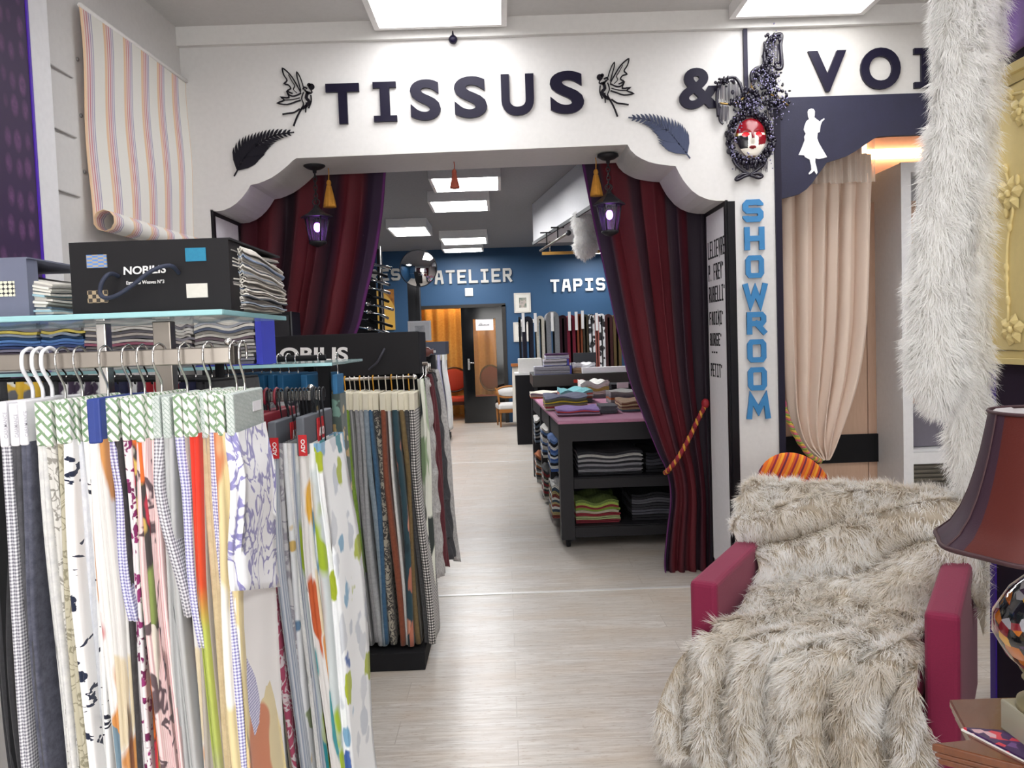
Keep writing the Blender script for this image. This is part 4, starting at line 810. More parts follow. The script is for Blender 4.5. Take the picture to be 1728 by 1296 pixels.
def cloth_mb(x,y0,y1,z1,z0,t,seed,yaw=0,flare=.35,lean=.03,fold=3,thin=1,leanpow=1.5,belly=.0,hem=0):
    """folded sample hanging from z1 to z0: a closed outline whose front edge shows rounded folds"""
    rn=random.Random(seed); nz=22; mb=MB(); L=(y1-y0); a_=[rn.uniform(-1,1) for _ in range(8)]; b_=[rn.uniform(0,6.28) for _ in range(8)]
    lob=max(1,fold-1); vs=[];uv=[]; cnt=None; c,s_=math.cos(yaw),math.sin(yaw)
    for j in range(nz+1):
        v=j/nz; z=z1+(z0-z1)*v; g_=min(1,v*4); hl=L/2*(1+flare*v**.8); tt=t*(1+.14*math.sin(v*4+b_[0])*g_); row=[]
        def side(sg):
            out=[]
            for k in range(9):
                q=k/8; yy=hl*(-1+2*q)*.96; w=.10*t*math.sin(q*7+b_[1+(sg>0)]+v*4)*g_; out.append((sg*tt/2+w,yy))
            return out
        def end(sy):
            out=[]; lw=tt/lob
            for k in range(lob):
                cx=-tt/2+lw*(k+.5); off=a_[k]*.012*g_
                for a in (160,125,90,55,20): out.append((cx+lw/2*math.cos(R(a)),sy*(hl*.96+off+lw*.6*math.sin(R(a)))))
            return out
        row=end(-1)+side(1)+end(1)[::-1]+side(-1)[::-1]; row.append(row[0])
        if cnt is None: cnt=len(row)
        acc=0; prev=None
        for px,py in row:
            px+=x*0; px2=px+belly*math.sin(math.pi*min(1,v*1.2))*(py/hl*.5+.3)
            sway=.006*math.sin(v*5+b_[4])*g_*(t/.016)
            X=x+lean*v**leanpow+sway+px2*c-py*s_; Y=(y0+y1)/2+px2*s_+py*c
            if prev: acc+=math.dist(prev,(px,py))
            prev=(px,py); vs.append((X,Y,z-hem*(py/L+.5)*v)); uv.append((acc,z))
    fs=[(j*cnt+i,j*cnt+i+1,(j+1)*cnt+i+1,(j+1)*cnt+i) for j in range(nz) for i in range(cnt-1)]
    fs.append(tuple(nz*cnt+i for i in range(cnt-1)))
    mb.add(vs,fs,0,uv,True); return mb
def hookpts(x,y,zh,zr,r,yaw=0,side=1):
    """question-mark hook from header top zh, over a rail whose centre is at height zr"""
    c,s=math.cos(yaw),math.sin(yaw); pts=[(0,zh),(0,zh+(zr-zh)*.35),(-r*1.0,zr-r*.75),(-r*1.18,zr),(-r*.95,zr+r*.8),(0,zr+r*1.15),(r*.9,zr+r*.85),(r*1.15,zr+r*.1),(r*1.0,zr-r*.35)]
    return cat([(x-a*side*s,y+a*side*c,z) for a,z in pts],4)
def hanger(lab,group,x,y0,y1,zt,zb,zc,zr,rail_r,clothk,headm,hookm,t,hw,seed,yaw=0,flare=.3,lean=.03,fold=3,hookside=1,hooky=None,spine=None,hr=.0022,hem=0,belly=0,nm='fabric_hanger',leanpow=1.5):
    ym=(y0+y1)/2 if hooky is None else hooky
    t_=thing(nm,lab,'fabric sample',(x,(y0+y1)/2,zc),0,group)
    c,s=math.cos(yaw),math.sin(yaw)
    mb=MB().box((x-hw/2,y0,zb),(x+hw/2,y1,zt),rz=yaw); o=mb.build('header',headm,t_,bevel=min(.003,hw*.2))
    if hookm: MB().tube(hookpts(x-(ym-(y0+y1)/2)*s,ym,zt-.003,zr,rail_r,yaw,hookside),hr,6).build('hook',hookm,t_)
    cloth_mb(x,y0+.004,y1-.004,zb+.006,zc,t,seed,yaw,flare,lean,fold,hem=hem,belly=belly,leanpow=leanpow).build('cloth',pat(clothk),t_)
    return t_
g=G('green_lattice_header'); br=g.n('ShaderNodeTexBrick'); br.inputs['Scale'].default_value=1; br.inputs['Brick Width'].default_value=.030; br.inputs['Row Height'].default_value=.0125; br.inputs['Mortar Size'].default_value=.0022; br.inputs['Color1'].default_value=srgb('e6e6e2'); br.inputs['Color2'].default_value=srgb('dcdcd8'); br.inputs['Mortar'].default_value=srgb('7d9a78')
g.l(g.vec('UV',rot=(0,0,R(50))),br.inputs['Vector']); g.col(br.outputs[0]); g.set(.6); HG=g.m
g=G('silver_herringbone_header'); br=g.n('ShaderNodeTexBrick'); br.inputs['Scale'].default_value=1; br.inputs['Brick Width'].default_value=.012; br.inputs['Row Height'].default_value=.005; br.inputs['Mortar Size'].default_value=.0006; br.inputs['Color1'].default_value=srgb('c9cfcd'); br.inputs['Color2'].default_value=srgb('bcc4c2'); br.inputs['Mortar'].default_value=srgb('98a8a0')
g.l(g.vec('UV',rot=(0,0,R(50))),br.inputs['Vector']); g.col(br.outputs[0]); g.set(.55); HS=g.m
HW_=M('e6e5ea',.5,name='white_header'); HB=M('243a86',.55,name='blue_header'); HT=M('2a6c9c',.6,name='teal_blue_header'); HCR=M('ded8c4',.65,name='cream_header'); HR_=M('7c1426',.6,name='wine_header'); HGR=M('5c6068',.6,name='slate_header')
WHK=M('e9e9ee',.3,name='white_hook'); BHK=M('2a2c30',.4,name='black_hook'); RHK=M('7c1428',.4,name='wine_hook')
# ---- front rack: glass shelf, posts, rail ----
rk=thing('display_rack','chrome display rack with thick glass shelf in the left foreground','rack',(-1.2,1.75,0))
cn=at(375,522,1.60); ZS=cn.z
g=G('shelf_glass'); g.col('bfe0e2'); g.set(.05,Transmission_Weight=.0); g.b.inputs['Alpha'].default_value=.55; g.b.inputs['Coat Weight'].default_value=.5; GL_=g.m
g=G('shelf_glass_edge'); g.col('9fcfd4'); g.set(.1); GE=g.m
xl=-1.62
MB().box((xl,1.604,ZS-.010),(cn.x-.004,2.066,ZS)).build('glass_shelf',GL_,rk)
mb=MB(); mb.box((xl,1.598,ZS-.0105),(cn.x,1.604,ZS+.0005)); mb.box((cn.x-.004,1.604,ZS-.0105),(cn.x,2.07,ZS+.0005)); mb.build('glass_edge',GE,rk,bevel=.002)
RY=1.47; RZ=at(200,606,RY).z; RX=at(400,600,RY).x
MB().box((xl,RY-.012,RZ-.014),(RX-.008,RY+.012,RZ+.015)).build('hanging_rail',STEEL,rk,bevel=.002); MB().box((RX-.008,RY-.014,RZ-.017),(RX,RY+.014,RZ+.018)).build('rail_cap',M('4a4540',.4,.6),rk,bevel=.002)
for px,w in ((174,.010),(276,.019)):
    p=at(px,570,1.80); MB().box((p.x-w,1.79,0),(p.x+w,1.82,ZS-.012)).build('post',CHROME if w<.012 else STEEL,rk,bevel=.002)
    MB().box((p.x-.012,RY+.012,RZ-.01),(p.x+.012,1.79,RZ+.01)).build('rail_arm',STEEL,rk)
MB().box((xl,1.6,.02),(-.5,2.06,.06)).build('base_shelf',BLACKM,rk)
p=at(385,581,RY-.0); MB().ell((p.x,RY,RZ+.024),.007).build('end_ball',CHROME,rk)
# near hangers: (px of spine, header, cloth, yaw deg, label)
near=[(6,'W','ginghamgrey','white header sample of grey and white check cloth at the far left frame edge'),(24,'W','charcoal','white header sample of charcoal linen, left end of front rail'),(41,'W','tweed','white header sample of dark blue-grey tweed, left of the first lattice header'),
(64,'G','sheer','lattice header sample of wide white sheer beside the dark tweed'),(82,'G','lace','lattice header sample of pale lace left of the olive lace one'),(95,'G','olive_lace','lattice header sample of olive lace strip on front rail'),(112,'G','brush','lattice header sample of white cloth with black brush strokes'),
(128,'G','paleblue','lattice header sample of plain pale blue-white cloth between the brush-stroke ones'),(141,'G','dots','lattice header sample of white cloth with black marks left of royal blue headers'),(150,'B','shapes','left royal blue header sample with orange and pink shapes'),(165,'B','shapes2','right royal blue header sample with blue, orange and red shapes'),
(182,'G','gingham','lattice header sample of lilac gingham right of blue headers'),(195,'G','dark','lattice header sample of plain dark charcoal cloth on front rail'),(207,'G','magenta','lattice header sample of white cloth with magenta leaves'),(221,'G','ethnic','lattice header sample of multicoloured figures on dark cloth'),
(237,'G','pinkstripe','lattice header sample of pink cloth with dark sketched flowers'),(251,'G','pinkstripe2','lattice header sample of fine pink striped cloth'),(265,'S','ginghamgrey','silver header sample of grey gingham before the grey satin'),(283,'S','satin','silver header sample of grey satin with black flowers'),
(299,'G','gingham','lattice header sample of lilac gingham beside the taupe one'),(311,'G','taupe','lattice header sample of taupe cloth with purple shapes'),(324,'G','redlime','lattice header sample of cloth shading red to lime'),(337,'S','taupe2','silver header sample of taupe cloth with bright tiles near the hem'),
(348,'G','beige','lattice header sample of plain beige cloth near the rail end'),(360,'G','white','lattice header sample of plain white cloth near the rail end'),(372,'G','pinkhint','lattice header sample of white cloth with one pink patch')]
HM={'W':HW_,'G':HG,'B':HB,'S':HS}
for i,(px,hd,ck,lab) in enumerate(near):
    Yf=1.385-(.018 if ck in ('redlime','shapes','shapes2','pinkstripe','ethnic','brush') else 0); X=at(px+2,700,Yf).x; zt=at(px,680-px*.045,Yf).z; zb=at(px,757-px*.055,Yf).z
    rr=random.Random(i); t=.017 if hd!='W' else .015
    zt+=rr.uniform(-.003,.003); zb+=rr.uniform(-.003,.003); short=ck in ('gingham','ginghamgrey') and i>0
    h=hanger(lab,'fabric sample hangers on the front rail',X,Yf,Yf+.17,zt,zb,(1.0+rr.uniform(-.06,.06)) if short else .30+rr.uniform(-.03,.05),RZ,.021,ck,HM[hd],WHK if hd=='W' else (CHROME if i in (3,5,8,11,13,15,18,21,25) else None),.0165,.0145,i,R(rr.uniform(-5,2)),.15,.03+rr.uniform(-.004,.004),3,1,hr=.0034 if hd=='W' else .0022)
    if short: cloth_mb(X,Yf+.012,Yf+.16,zb+.004,.32,.0135,900+i,0,.15,.03,3).build('cloth',pat(['ethnic','satin','taupe2','shapes2'][i%4]),h)
    if hd=='W':
        mb=MB(); fonttext(mb,'CASAMANCE',(X+.003,Yf-.0002,zb+.015),(X+.003,Yf-.0002,zt-.018),(X-.003,Yf-.0002,zb+.015),.0005,.01); mb.build('header_lettering',M('b4b2be',.5),h)
X=at(393,700,1.385).x
tl=hanger('wide silver header sample at rail end, lilac lavender print cloth','fabric sample hangers on the front rail',X,1.36,1.55,at(345,665,1.37).z,at(345,737,1.37).z,1.10,RZ,.021,'lavender',HS,CHROME,.022,.014,77,R(2),.35,.012,3,hem=.05)
MB().box((X+.0075,1.47,at(395,697,1.45).z),(X+.0085,1.52,at(395,680,1.45).z)).build('header_label',HW_,tl)
hanger('silver header sample of cream cloth printed with cupcakes, last on front rail','fabric sample hangers on the front rail',X-.017,1.37,1.55,at(345,665,1.37).z-.002,at(345,737,1.37).z,.30,RZ,.021,'cupcake',HG,None,.028,.014,78,R(0),.25,.045,3)
hanger('lattice header sample of lilac gingham edge, next to the wide silver header','fabric sample hangers on the front rail',X-.031,1.375,1.55,at(345,665,1.37).z-.002,at(345,737,1.37).z,.62,RZ,.021,'gingham',HG,None,.016,.012,79,R(0),.3,.03,2)
# ---- boxes of fabric ----
def swatches(x0,x1,y0,y1,z0,z1,cols,seed,par,amp=.006,side='x',name='swatch_pages',frac=.0):
    """stack of thin wavy sheets, one material each"""
    rn=random.Random(seed); mb=MB(); z=z0; mats=[]; idx={}; n=len(cols); th=(z1-z0)/n; ph=rn.uniform(0,6)
    for k,c in enumerate(cols):
        if c not in idx: idx[c]=len(mats); mats.append(P_plain(c,None) if False else M(c,.9,0,.25))
        ex=rn.uniform(-.008,.008); ey=rn.uniform(-.006,.004); za=z0+th*k; tk=th*.78
        def f(u,v,top,za=za,ex=ex,ey=ey,k=k):
            x=x0+(x1-x0+ex)*u; y=y0+ey+(y1-y0)*v; dr=frac*k/n*( u**2 if side=='x' else v**2)
            w=amp*math.sin(u*9+ph+v*3)*(k/n)+amp*.5*math.sin(v*11+k*.3)
            return (x,y,max(z0+.0005,za+(tk if top else 0)+w-dr))
        nu,nv=14,8
        A=[f(i/nu,j/nv,1) for j in range(nv+1) for i in range(nu+1)]; B=[f(i/nu,j/nv,0) for j in range(nv+1) for i in range(nu+1)]; m=len(A); q=lambda i,j:j*(nu+1)+i
        fs=[(q(i,j),q(i+1,j),q(i+1,j+1),q(i,j+1)) for j in range(nv) for i in range(nu)]
        fs+=[(m+q(i,0),m+q(i+1,0),q(i+1,0),q(i,0)) for i in range(nu)]+[(q(i,nv),q(i+1,nv),m+q(i+1,nv),m+q(i,nv)) for i in range(nu)]
        fs+=[(q(0,j),q(0,j+1),m+q(0,j+1),m+q(0,j)) for j in range(nv)]+[(m+q(nu,j),m+q(nu,j+1),q(nu,j+1),q(nu,j)) for j in range(nv)]
        mb.add(A+B,fs,idx[c])
    return mb.build(name,mats,par)
ZZ=ZS+.002
b0=at(123,527,1.66); b1=at(390,512,1.66); bt=at(123,413,1.66).z
bx=thing('fabric_sample_box','large black binder box lettered in white on the glass shelf','sample box',((b0.x+b1.x)/2,1.85,ZZ))
BK=M('1e1d20',.55,name='black_card')
mb=MB(); mb.box((b0.x,1.66,ZZ),(b1.x,1.675,bt)); mb.box((b1.x-.004,1.675,ZZ),(b1.x,1.74,bt)); mb.box((b0.x,1.675,ZZ),(b0.x+.004,2.04,bt)); mb.box((b0.x,1.66,bt),(b1.x+.004,2.03,bt+.004)); mb.build('cover',BK,bx)
def px3(x,y,Y=1.658): return at(x/3.456,380+y/3.456,Y)
mb=MB(); fonttext(mb,'NOBILIS',px3(722,290),px3(968,278),px3(722,243),.001,.02); mb.build('cover_lettering',WHITE,bx)
mb=MB(); fonttext(mb,'Essential Weaves N°3',px3(738,347),px3(958,338),px3(738,325),.001,.01); mb.build('cover_subtitle',WHITE,bx)
for k,(a,b,c,d,col,c2) in enumerate([(507,170,620,250,'5a86c8','a89c88'),(1083,130,1198,212,'2a86a8','1f6f92'),(513,378,626,455,'a89478','3a3430'),(1090,338,1208,424,'d8d4cc','cac6be')]):
    p=px3(a,d); q_=px3(c,b); g=G('swatch_print'); ch=g.n('ShaderNodeTexChecker' if k in(0,2) else 'ShaderNodeTexNoise'); ch.inputs['Scale'].default_value=130 if k else 90; g.l(g.vec('Object',(1,1,3 if k==0 else 1)),ch.inputs['Vector'])
    g.col(g.mix(ch.outputs['Fac'],col,c2)); g.set(.8); MB().box((p.x,1.6575,p.z),(q_.x,1.66,q_.z)).build('swatch_patch',g.m,bx)
hp=[px3(690,298,1.658),px3(660,284,1.64),px3(625,292,1.62),px3(592,340,1.61),px3(585,400,1.61),px3(620,425,1.605),px3(690,405,1.60),px3(780,345,1.60),px3(870,275,1.605),px3(950,240,1.615),px3(1005,240,1.63),px3(1042,278,1.658)]
MB().tube(cat(hp,6),.0042,8).build('rope_handle',M('2a3044',.7),bx)
greys=['e2ded6','cfcac2','8e8c8a','d8d4cc','b8b4ae','7f8ea8','e4e0d8','c2bdb4','a39e98','dcd8d0','5c6068','e6e2da','b0aca6','d2cec6','98a4b4','e0dcd4','8a8784','dedad2']
swatches(b0.x+.006,b1.x-.006,1.68,2.03,ZZ+.003,bt-.006,list(reversed(greys))*2,3,bx,.003,name='swatch_pages')
swatches(b1.x-.002,b1.x+.012,1.72,2.02,ZZ+.003,bt-.008,list(reversed(greys))*2,4,bx,.004,'y',name='swatch_fringe',frac=.03)
b0=at(-160,537,1.70); b1=at(50,530,1.70); bt=at(20,437,1.70).z
bx=thing('fabric_sample_box','grey binder box with dotted patch at the left frame edge','sample box',((b0.x+b1.x)/2,1.87,ZZ)); SLT=M('6a6e84',.6)
mb=MB(); mb.box((b0.x,1.70,ZZ),(b1.x,1.712,bt)); mb.box((b0.x,1.70,bt),(b1.x+.003,2.04,bt+.003)); mb.box((b1.x-.003,1.712,ZZ),(b1.x,1.74,bt)); mb.build('cover',SLT,bx)
g=G('dotted_patch'); g.col(g.ramp(g.vor(g.vec('Object'),110,rand=0),[(.35,'e6e0cc'),(.45,'25242a')],'CONSTANT')); p=at(-6,501,1.699); q_=at(24,474,1.699); MB().box((p.x,1.698,p.z),(q_.x,1.70,q_.z)).build('swatch_patch',g.m,bx)
swatches(b0.x,b1.x+.03,1.72,2.05,ZZ+.003,bt-.003,['7a8ea0','e0dcd4','a0c0cc','d8d4cc','5a6c7c','e2ded6','c0bcb4','e6e2da','a8a4a0','d8d4cc']*2,5,bx,.003,name='swatch_pages',frac=.05)
# ---- second rack: lower glass shelf with stacks, blue headers ----
r2=thing('display_rack','glass shelf rack with black posts between the front rack and the arch','rack',(-1.0,2.5,0))
e=at(560,612,2.3); Z2=e.z
MB().box((-1.7,2.304,Z2-.008),(e.x,2.80,Z2)).build('glass_shelf',GL_,r2); MB().box((-1.7,2.298,Z2-.0085),(e.x,2.304,Z2+.0005)).build('glass_edge',GE,r2)
for px in (522,546): p=at(px,640,2.62 if px<530 else 2.42); MB().box((p.x-.016,p.y,0),(p.x+.016,p.y+.03,Z2-.009)).build('post',BLACKM,r2)
MB().box((-1.6,2.61,0.02),(-1.57,2.65,Z2-.009)).build('post',BLACKM,r2)
MB().tube([(-1.65,2.52,Z2+.012),(at(550,605,2.52).x,2.52,Z2+.012)],.009,8).build('hanging_rail',BLACKM,r2)
def book(name,lab,x0,x1,y0,y1,z0,z1,cols,seed,amp=.004,grp=None,cover=None,frac=0):
    t=thing(name,lab,'fabric book',((x0+x1)/2,(y0+y1)/2,z0),0,grp); 
    if cover: 
        mb=MB(); mb.box((x1-.006,y0-.004,z0),(x1+.012,y1,z1)); mb.box((x0,y0-.004,z0),(x1,y1,z0+.003)); mb.build('cover',cover,t)
    swatches(x0,x1-.008 if cover else x1,y0,y1,z0+.003,z1,cols,seed,t,amp,frac=frac); return t
Zb=Z2+.001; X_=lambda px,Y=2.33:at(px,580,Y).x; ht=at(200,547,2.33).z
multi=['c8c8c6','a8a8aa','7a3438','a84030','8a3040','4c4450','7c7c90','3c4c7c','4a6ca8','5a84c0','2c4a6c','8c98a8','c8b85c','707078']
grp='fabric books on the lower glass shelf'
book('fabric_book','blue and red striped stack of fabric samples at far left of lower shelf',X_(-60),X_(68),2.33,2.7,Zb,ht,multi,11,grp=grp)
book('fabric_book','blue and red striped stack of samples left of the first chrome post',X_(71),X_(141),2.33,2.7,Zb,ht,multi,12,grp=grp)
gm=['c8c6c2','77757c','b6b2ae','8c8488','d4d0ca','6c6870','a59fa0','9a5c70','c2bdb8','5c5a62','b8b0aa','86828a','d0ccc6','c4bfba']
book('fabric_book','grey and mauve stack of fabric samples between the chrome posts',X_(144),X_(262),2.33,2.7,Zb,ht,gm,13,grp=grp)
book('fabric_book','grey mauve sample stack right of the wide steel post',X_(290),X_(326),2.33,2.7,Zb,ht,gm[3:]+gm[:3],14,grp=grp)
book('fabric_book','pale wavy sample stack with royal blue cover at end of lower shelf',X_(329),X_(436),2.33,2.46,Zb,ht+.005,['6c6a74','8a8890','d4d0c8','c6c2bc','8a8488','dcd8d0','aaa6a4','6c5c64','d6d2ca','c8c4bc','5c6478','dcd8d0','a6a8b0','d8d4cc'],15,.008,grp=grp,cover=M('3c44c0',.45))
# blue header samples hanging under the lower glass shelf
lb=['at the left end','second from the left end','near the left','left of the middle','at the middle','right of the middle','close to the black post','between the black posts','right of the black posts']
for i,(px,ck) in enumerate([(392,'stripednavy'),(408,'greenpat'),(424,'white'),(440,'yellow'),(456,'darkgrey'),(472,'greyfl'),(488,'zebra'),(528,'greenpat'),(565,'greenpat')]):
    Yf=2.40; X=at(px,650,Yf).x; zt=at(px,632,Yf).z; zb=at(px,668,Yf).z
    hanger('teal-blue header sample %s of the row under the glass shelf'%lb[i],'teal-blue header samples under the lower glass shelf',X,Yf,Yf+(.22 if i<8 else .10),zt,zb,.35,Z2+.012,.013,ck,HT,CHROME,.024,.02 if i<8 else .014,100+i,R(-14 if i<8 else 0),.2 if i<8 else .02,.02 if i<8 else -.01,2)
# row seen through the gap under the front rail
gap=[('darkgrey','plain dark'),('yellow','yellow and grey'),('yellow','mustard flowered'),('darkgrey','charcoal'),('zebra','white with black curves'),('zebra','white with dark wavy lines'),('zebra','black and white curved'),('navy','navy'),('zebra','white with plum wavy lines'),('redzebra','white with red wavy lines'),('redzebra','red and white'),('navy','dark navy'),('darkgrey','black')]
for i,(ck,ds) in enumerate(gap):
    px=10+i*29; Yf=2.0; X=at(px,650,Yf).x; zt=at(px,640,Yf).z
    nmh=['at the far left','third from the far left' if i==2 else 'second from the far left'][min(i,1)] if i<3 else 'behind the front rail'
    hanger('%s fabric sample %s, seen under the front rail'%(ds,nmh),'fabric samples behind the front rail',X,Yf,Yf+.24,zt,zt-.012,.45,1.475,.012,ck,BLACKM,CHROME,.05,.045,200+i,R(-10),.2,.0,3)
r3=thing('garment_rail','black rail on posts hidden behind the front rack','rack',(-1.1,2.12,0)); xe=at(385,640,2.12).x
MB().tube([(-1.66,2.12,1.475),(xe,2.12,1.475)],.008,8).build('hanging_rail',BLACKM,r3)
for x in (-1.64,xe-.02): MB().tube([(x,2.12,0.02),(x,2.12,1.475)],.012,8).build('post',BLACKM,r3)
MB().box((-1.66,1.95,0),(xe,2.29,.02)).build('base',BLACKM,r3)
# ---- third rail: slate and wine headers ----
AY=1.98; AZ=at(500,668,AY).z; AX=at(546,665,AY).x
r4=thing('display_rail','short chrome rail with slate and wine header samples','rack',(-.8,AY,0))
MB().box((-1.25,AY-.01,AZ-.012),(AX-.006,AY+.01,AZ+.012)).build('hanging_rail',CHROME,r4,bevel=.002); MB().box((AX-.006,AY-.012,AZ-.014),(AX,AY+.012,AZ+.014)).build('rail_cap',BLACKM,r4); MB().ell((AX-.03,AY,AZ+.019),.008).build('end_ball',CHROME,r4)
MB().box((-1.24,AY+.01,0),(-1.21,AY+.04,AZ+.012)).build('post',BLACKM,r4); MB().box((AX-.06,AY+.0105,0),(AX-.035,AY+.04,AZ+.01)).build('post',BLACKM,r4)
def lettered(o,s,x,ya,yb,za,zb2,m,sp=False):
    mb=MB()
    if sp: fonttext(mb,s,(x,ya,za),(x,ya,zb2),(x-.009,ya,za),.0006,.02,nrm=(0,-1,0))
    else: fonttext(mb,s,(x,ya,za),(x,yb,za),(x,ya,zb2),.0006,.02,nrm=(1,0,0))
    mb.build('header_lettering',m,o)
ado=[(425,700,763,HR_,RHK,'watercol','E','wine-red header sample with pale print cloth, left of the pair'),(443,700,763,HR_,RHK,'purplepr','E','wine-red header sample with raspberry lace-pattern cloth, right of the pair'),
 (462,712,775,HGR,BHK,'bluestr','A','slate header sample with red label and pale blue stripes, left of the pair'),(510,704,770,HGR,BHK,'orangepr','A','slate header sample with red label at the rail end, orange and teal print')]
REDL=M('c01c24',.5)
for i,(px,ya,yb,hm,hk,ck,kind,lab) in enumerate(ado):
    Yf=1.85; X=at(px,730,Yf).x; zt=at(px,ya,Yf).z; zb=at(px,yb,Yf).z
    o=hanger(lab,'slate and wine header samples',X,Yf,Yf+.26,zt,zb,.33,AZ,.017,ck,hm,hk,.015,.019,300+i,R(-2),.2,.055,2,hr=.0034)
    hx=X
    if kind=='A':
        MB().box((X-.0095,Yf-.0012,zb+.001),(X+.0095,Yf,zb+.048)).build('spine_label',REDL,o)
        lettered(o,'ADO',X+.005,Yf-.0012,0,zb+.008,zb+.038,WHITE,True)
        xs=X+.0125; MB().box((xs-.002,Yf+.10,zb+.02),(xs,Yf+.18,zt-.012)).build('face_label',REDL,o); lettered(o,'ADO',xs,Yf+.115,Yf+.165,zb+.032,zb+.052,WHITE)
    else: lettered(o,'ESTAMPE',X+.005,Yf,0,zb+.008,zb+.052,M('c8a0a0',.5),True)
ext=[(408,'navy',0.034,'navy blue'),(415,'greyfl',0.034,'grey flowered'),(422,'pinkhint',0.034,'white and pink flecked'),(433,'lavender',0.038,'lavender printed'),(438,'taupe',0.038,'taupe and mustard'),(451,'cream',0.038,'cream'),(457,'purplepr',0.038,'raspberry patterned'),(470,'greylace',0.041,'plain grey'),(477,'greyfl',0.041,'silver leaf patterned'),(484,'watercol',0.045,'watercolour printed'),(491,'white',0.045,'plain white'),(498,'bluestr',0.045,'blue-grey striped'),(504,'teallime',0.049,'teal and lime printed'),(518,'shapes2',0.049,'orange, blue and wine printed'),(523,'bluebird',0.053,'blue bird printed'),(529,'teallime',0.056,'teal and lime leaf'),(536,'bigflower',0.060,'white with blue and lime flowers')]
for i,(px,ck,ln_,ds) in enumerate(ext):
    Yf=1.87+(.0 if i<13 else .02); X=at(px,770,Yf).x
    zt=at(px,770,Yf).z; t_=thing('hanging_fabric','%s cloth hanging between the slate and wine header samples'%ds if i<13 else '%s cloth hanging at the right end of the chrome rail'%ds,'fabric sample',(X,1.98,.33),0,'loose cloths on the chrome rail')
    cloth_mb(X,Yf,1.87+.25,zt+.03,.33,.011 if i<13 else (.016 if i<16 else .026),400+i,R(-2),.1,ln_,2 if i<16 else 3,belly=0 if i<16 else .015).build('cloth',pat(ck),t_)
    MB().tube(hookpts(X,1.98,zt+.025,AZ,.016),.0018,6).build('hook',BHK,t_)
# ---- middle rack with cream headers ----
MY=3.92
r5=thing('sample_stand','black sample stand with lettered box on top in front of the arch','rack',(-.75,4.05,0)); xa=at(438,600,4.0).x; xb=at(708,600,4.0).x
bzl=at(713,1118,3.72); 
MB().box((-1.30,3.74,0),(bzl.x+.01,4.36,.085)).build('base',BLACKM,r5,bevel=.004)
MB().box((-1.25,4.22,.085),(xb-.02,4.27,1.35)).build('back_panel',BLACKM,r5)
p1_=at(700,636,MY); MB().tube([(-1.2,MY,p1_.z),(p1_.x,MY,p1_.z)],.008,8).build('hanging_rail',STEEL,r5); MB().ell((p1_.x,MY,p1_.z),.012).build('rail_end',CHROME,r5)
for x in (-1.18,p1_.x-.04): MB().box((x-.008,MY,p1_.z-.008),(x+.008,4.22,p1_.z+.008)).build('rail_arm',BLACKM,r5)
p2_=at(722,613,4.12); MB().tube([(-1.2,4.12,p2_.z),(p2_.x,4.12,p2_.z)],.008,8).build('hanging_rail',STEEL,r5)
zt=at(590,563,4.0).z; zb=at(590,652,4.0).z
bx=thing('fabric_sample_box','wide black box lettered OBILIS in white on the sample stand','sample box',((xa+xb)/2,4.15,zb)); mb=MB(); mb.box((xa,4.0,max(zb,1.352)),(xb,4.34,zt)); o=mb.build('cover',BK,bx,bevel=.003)
px5=lambda x,y:at(440+x/5.891,480+y/5.891,3.998)
mb=MB(); fonttext(mb,'OBILIS',px5(188,775),px5(868,768),px5(188,628),.002,.03); fonttext(mb,'N',px5(20,776),px5(140,776),px5(20,632),.002,.03); mb.build('cover_lettering',WHITE,bx)
MB().tube(cat([px5(1230,640),at(643,600,3.97),at(636,612,3.96),at(622,624,3.97)],6),.006,6).build('rope_handle',M('2c2c36',.7),bx)
mid=[(575,'greenpat'),(584,'lime'),(592,'greystripe'),(601,'grey'),(609,'paleg'),(617,'bluegrey'),(624,'blue'),(634,'beigeblack'),(646,'rust'),(656,'white'),(666,'tealleaf'),(677,'olivegold'),(686,'blackweave'),(695,'houndstooth')]
ml=['green patterned','lime green','grey striped','mid grey','pale grey','blue-grey','steel blue','beige and black patterned','rust brown','plain white','dark teal with peach leaves','olive gold','black woven','black and white houndstooth']
for i,((px,ck),ds) in enumerate(zip(mid,ml)):
    Yf=3.80+(i*37%5-2)*.006; X=at(px,675,Yf).x; zt=at(px,663+(i*13%3-1)*.7,Yf).z; zb=at(px,694,Yf).z; zc=at(px,1085+(i*7%20),Yf).z
    hanger('cream header sample of %s cloth on the black stand'%ds,'cream header samples on the black stand',X,Yf,Yf+.24,zt,zb,max(.10,zc),p1_.z,.012,ck,HCR,CHROME if i%3 else GOLD,(.020,.027,.023)[i%3] if ck!='white' else .015,.027,500+i,R(-1),.05,.04,2,hr=.003,leanpow=1)
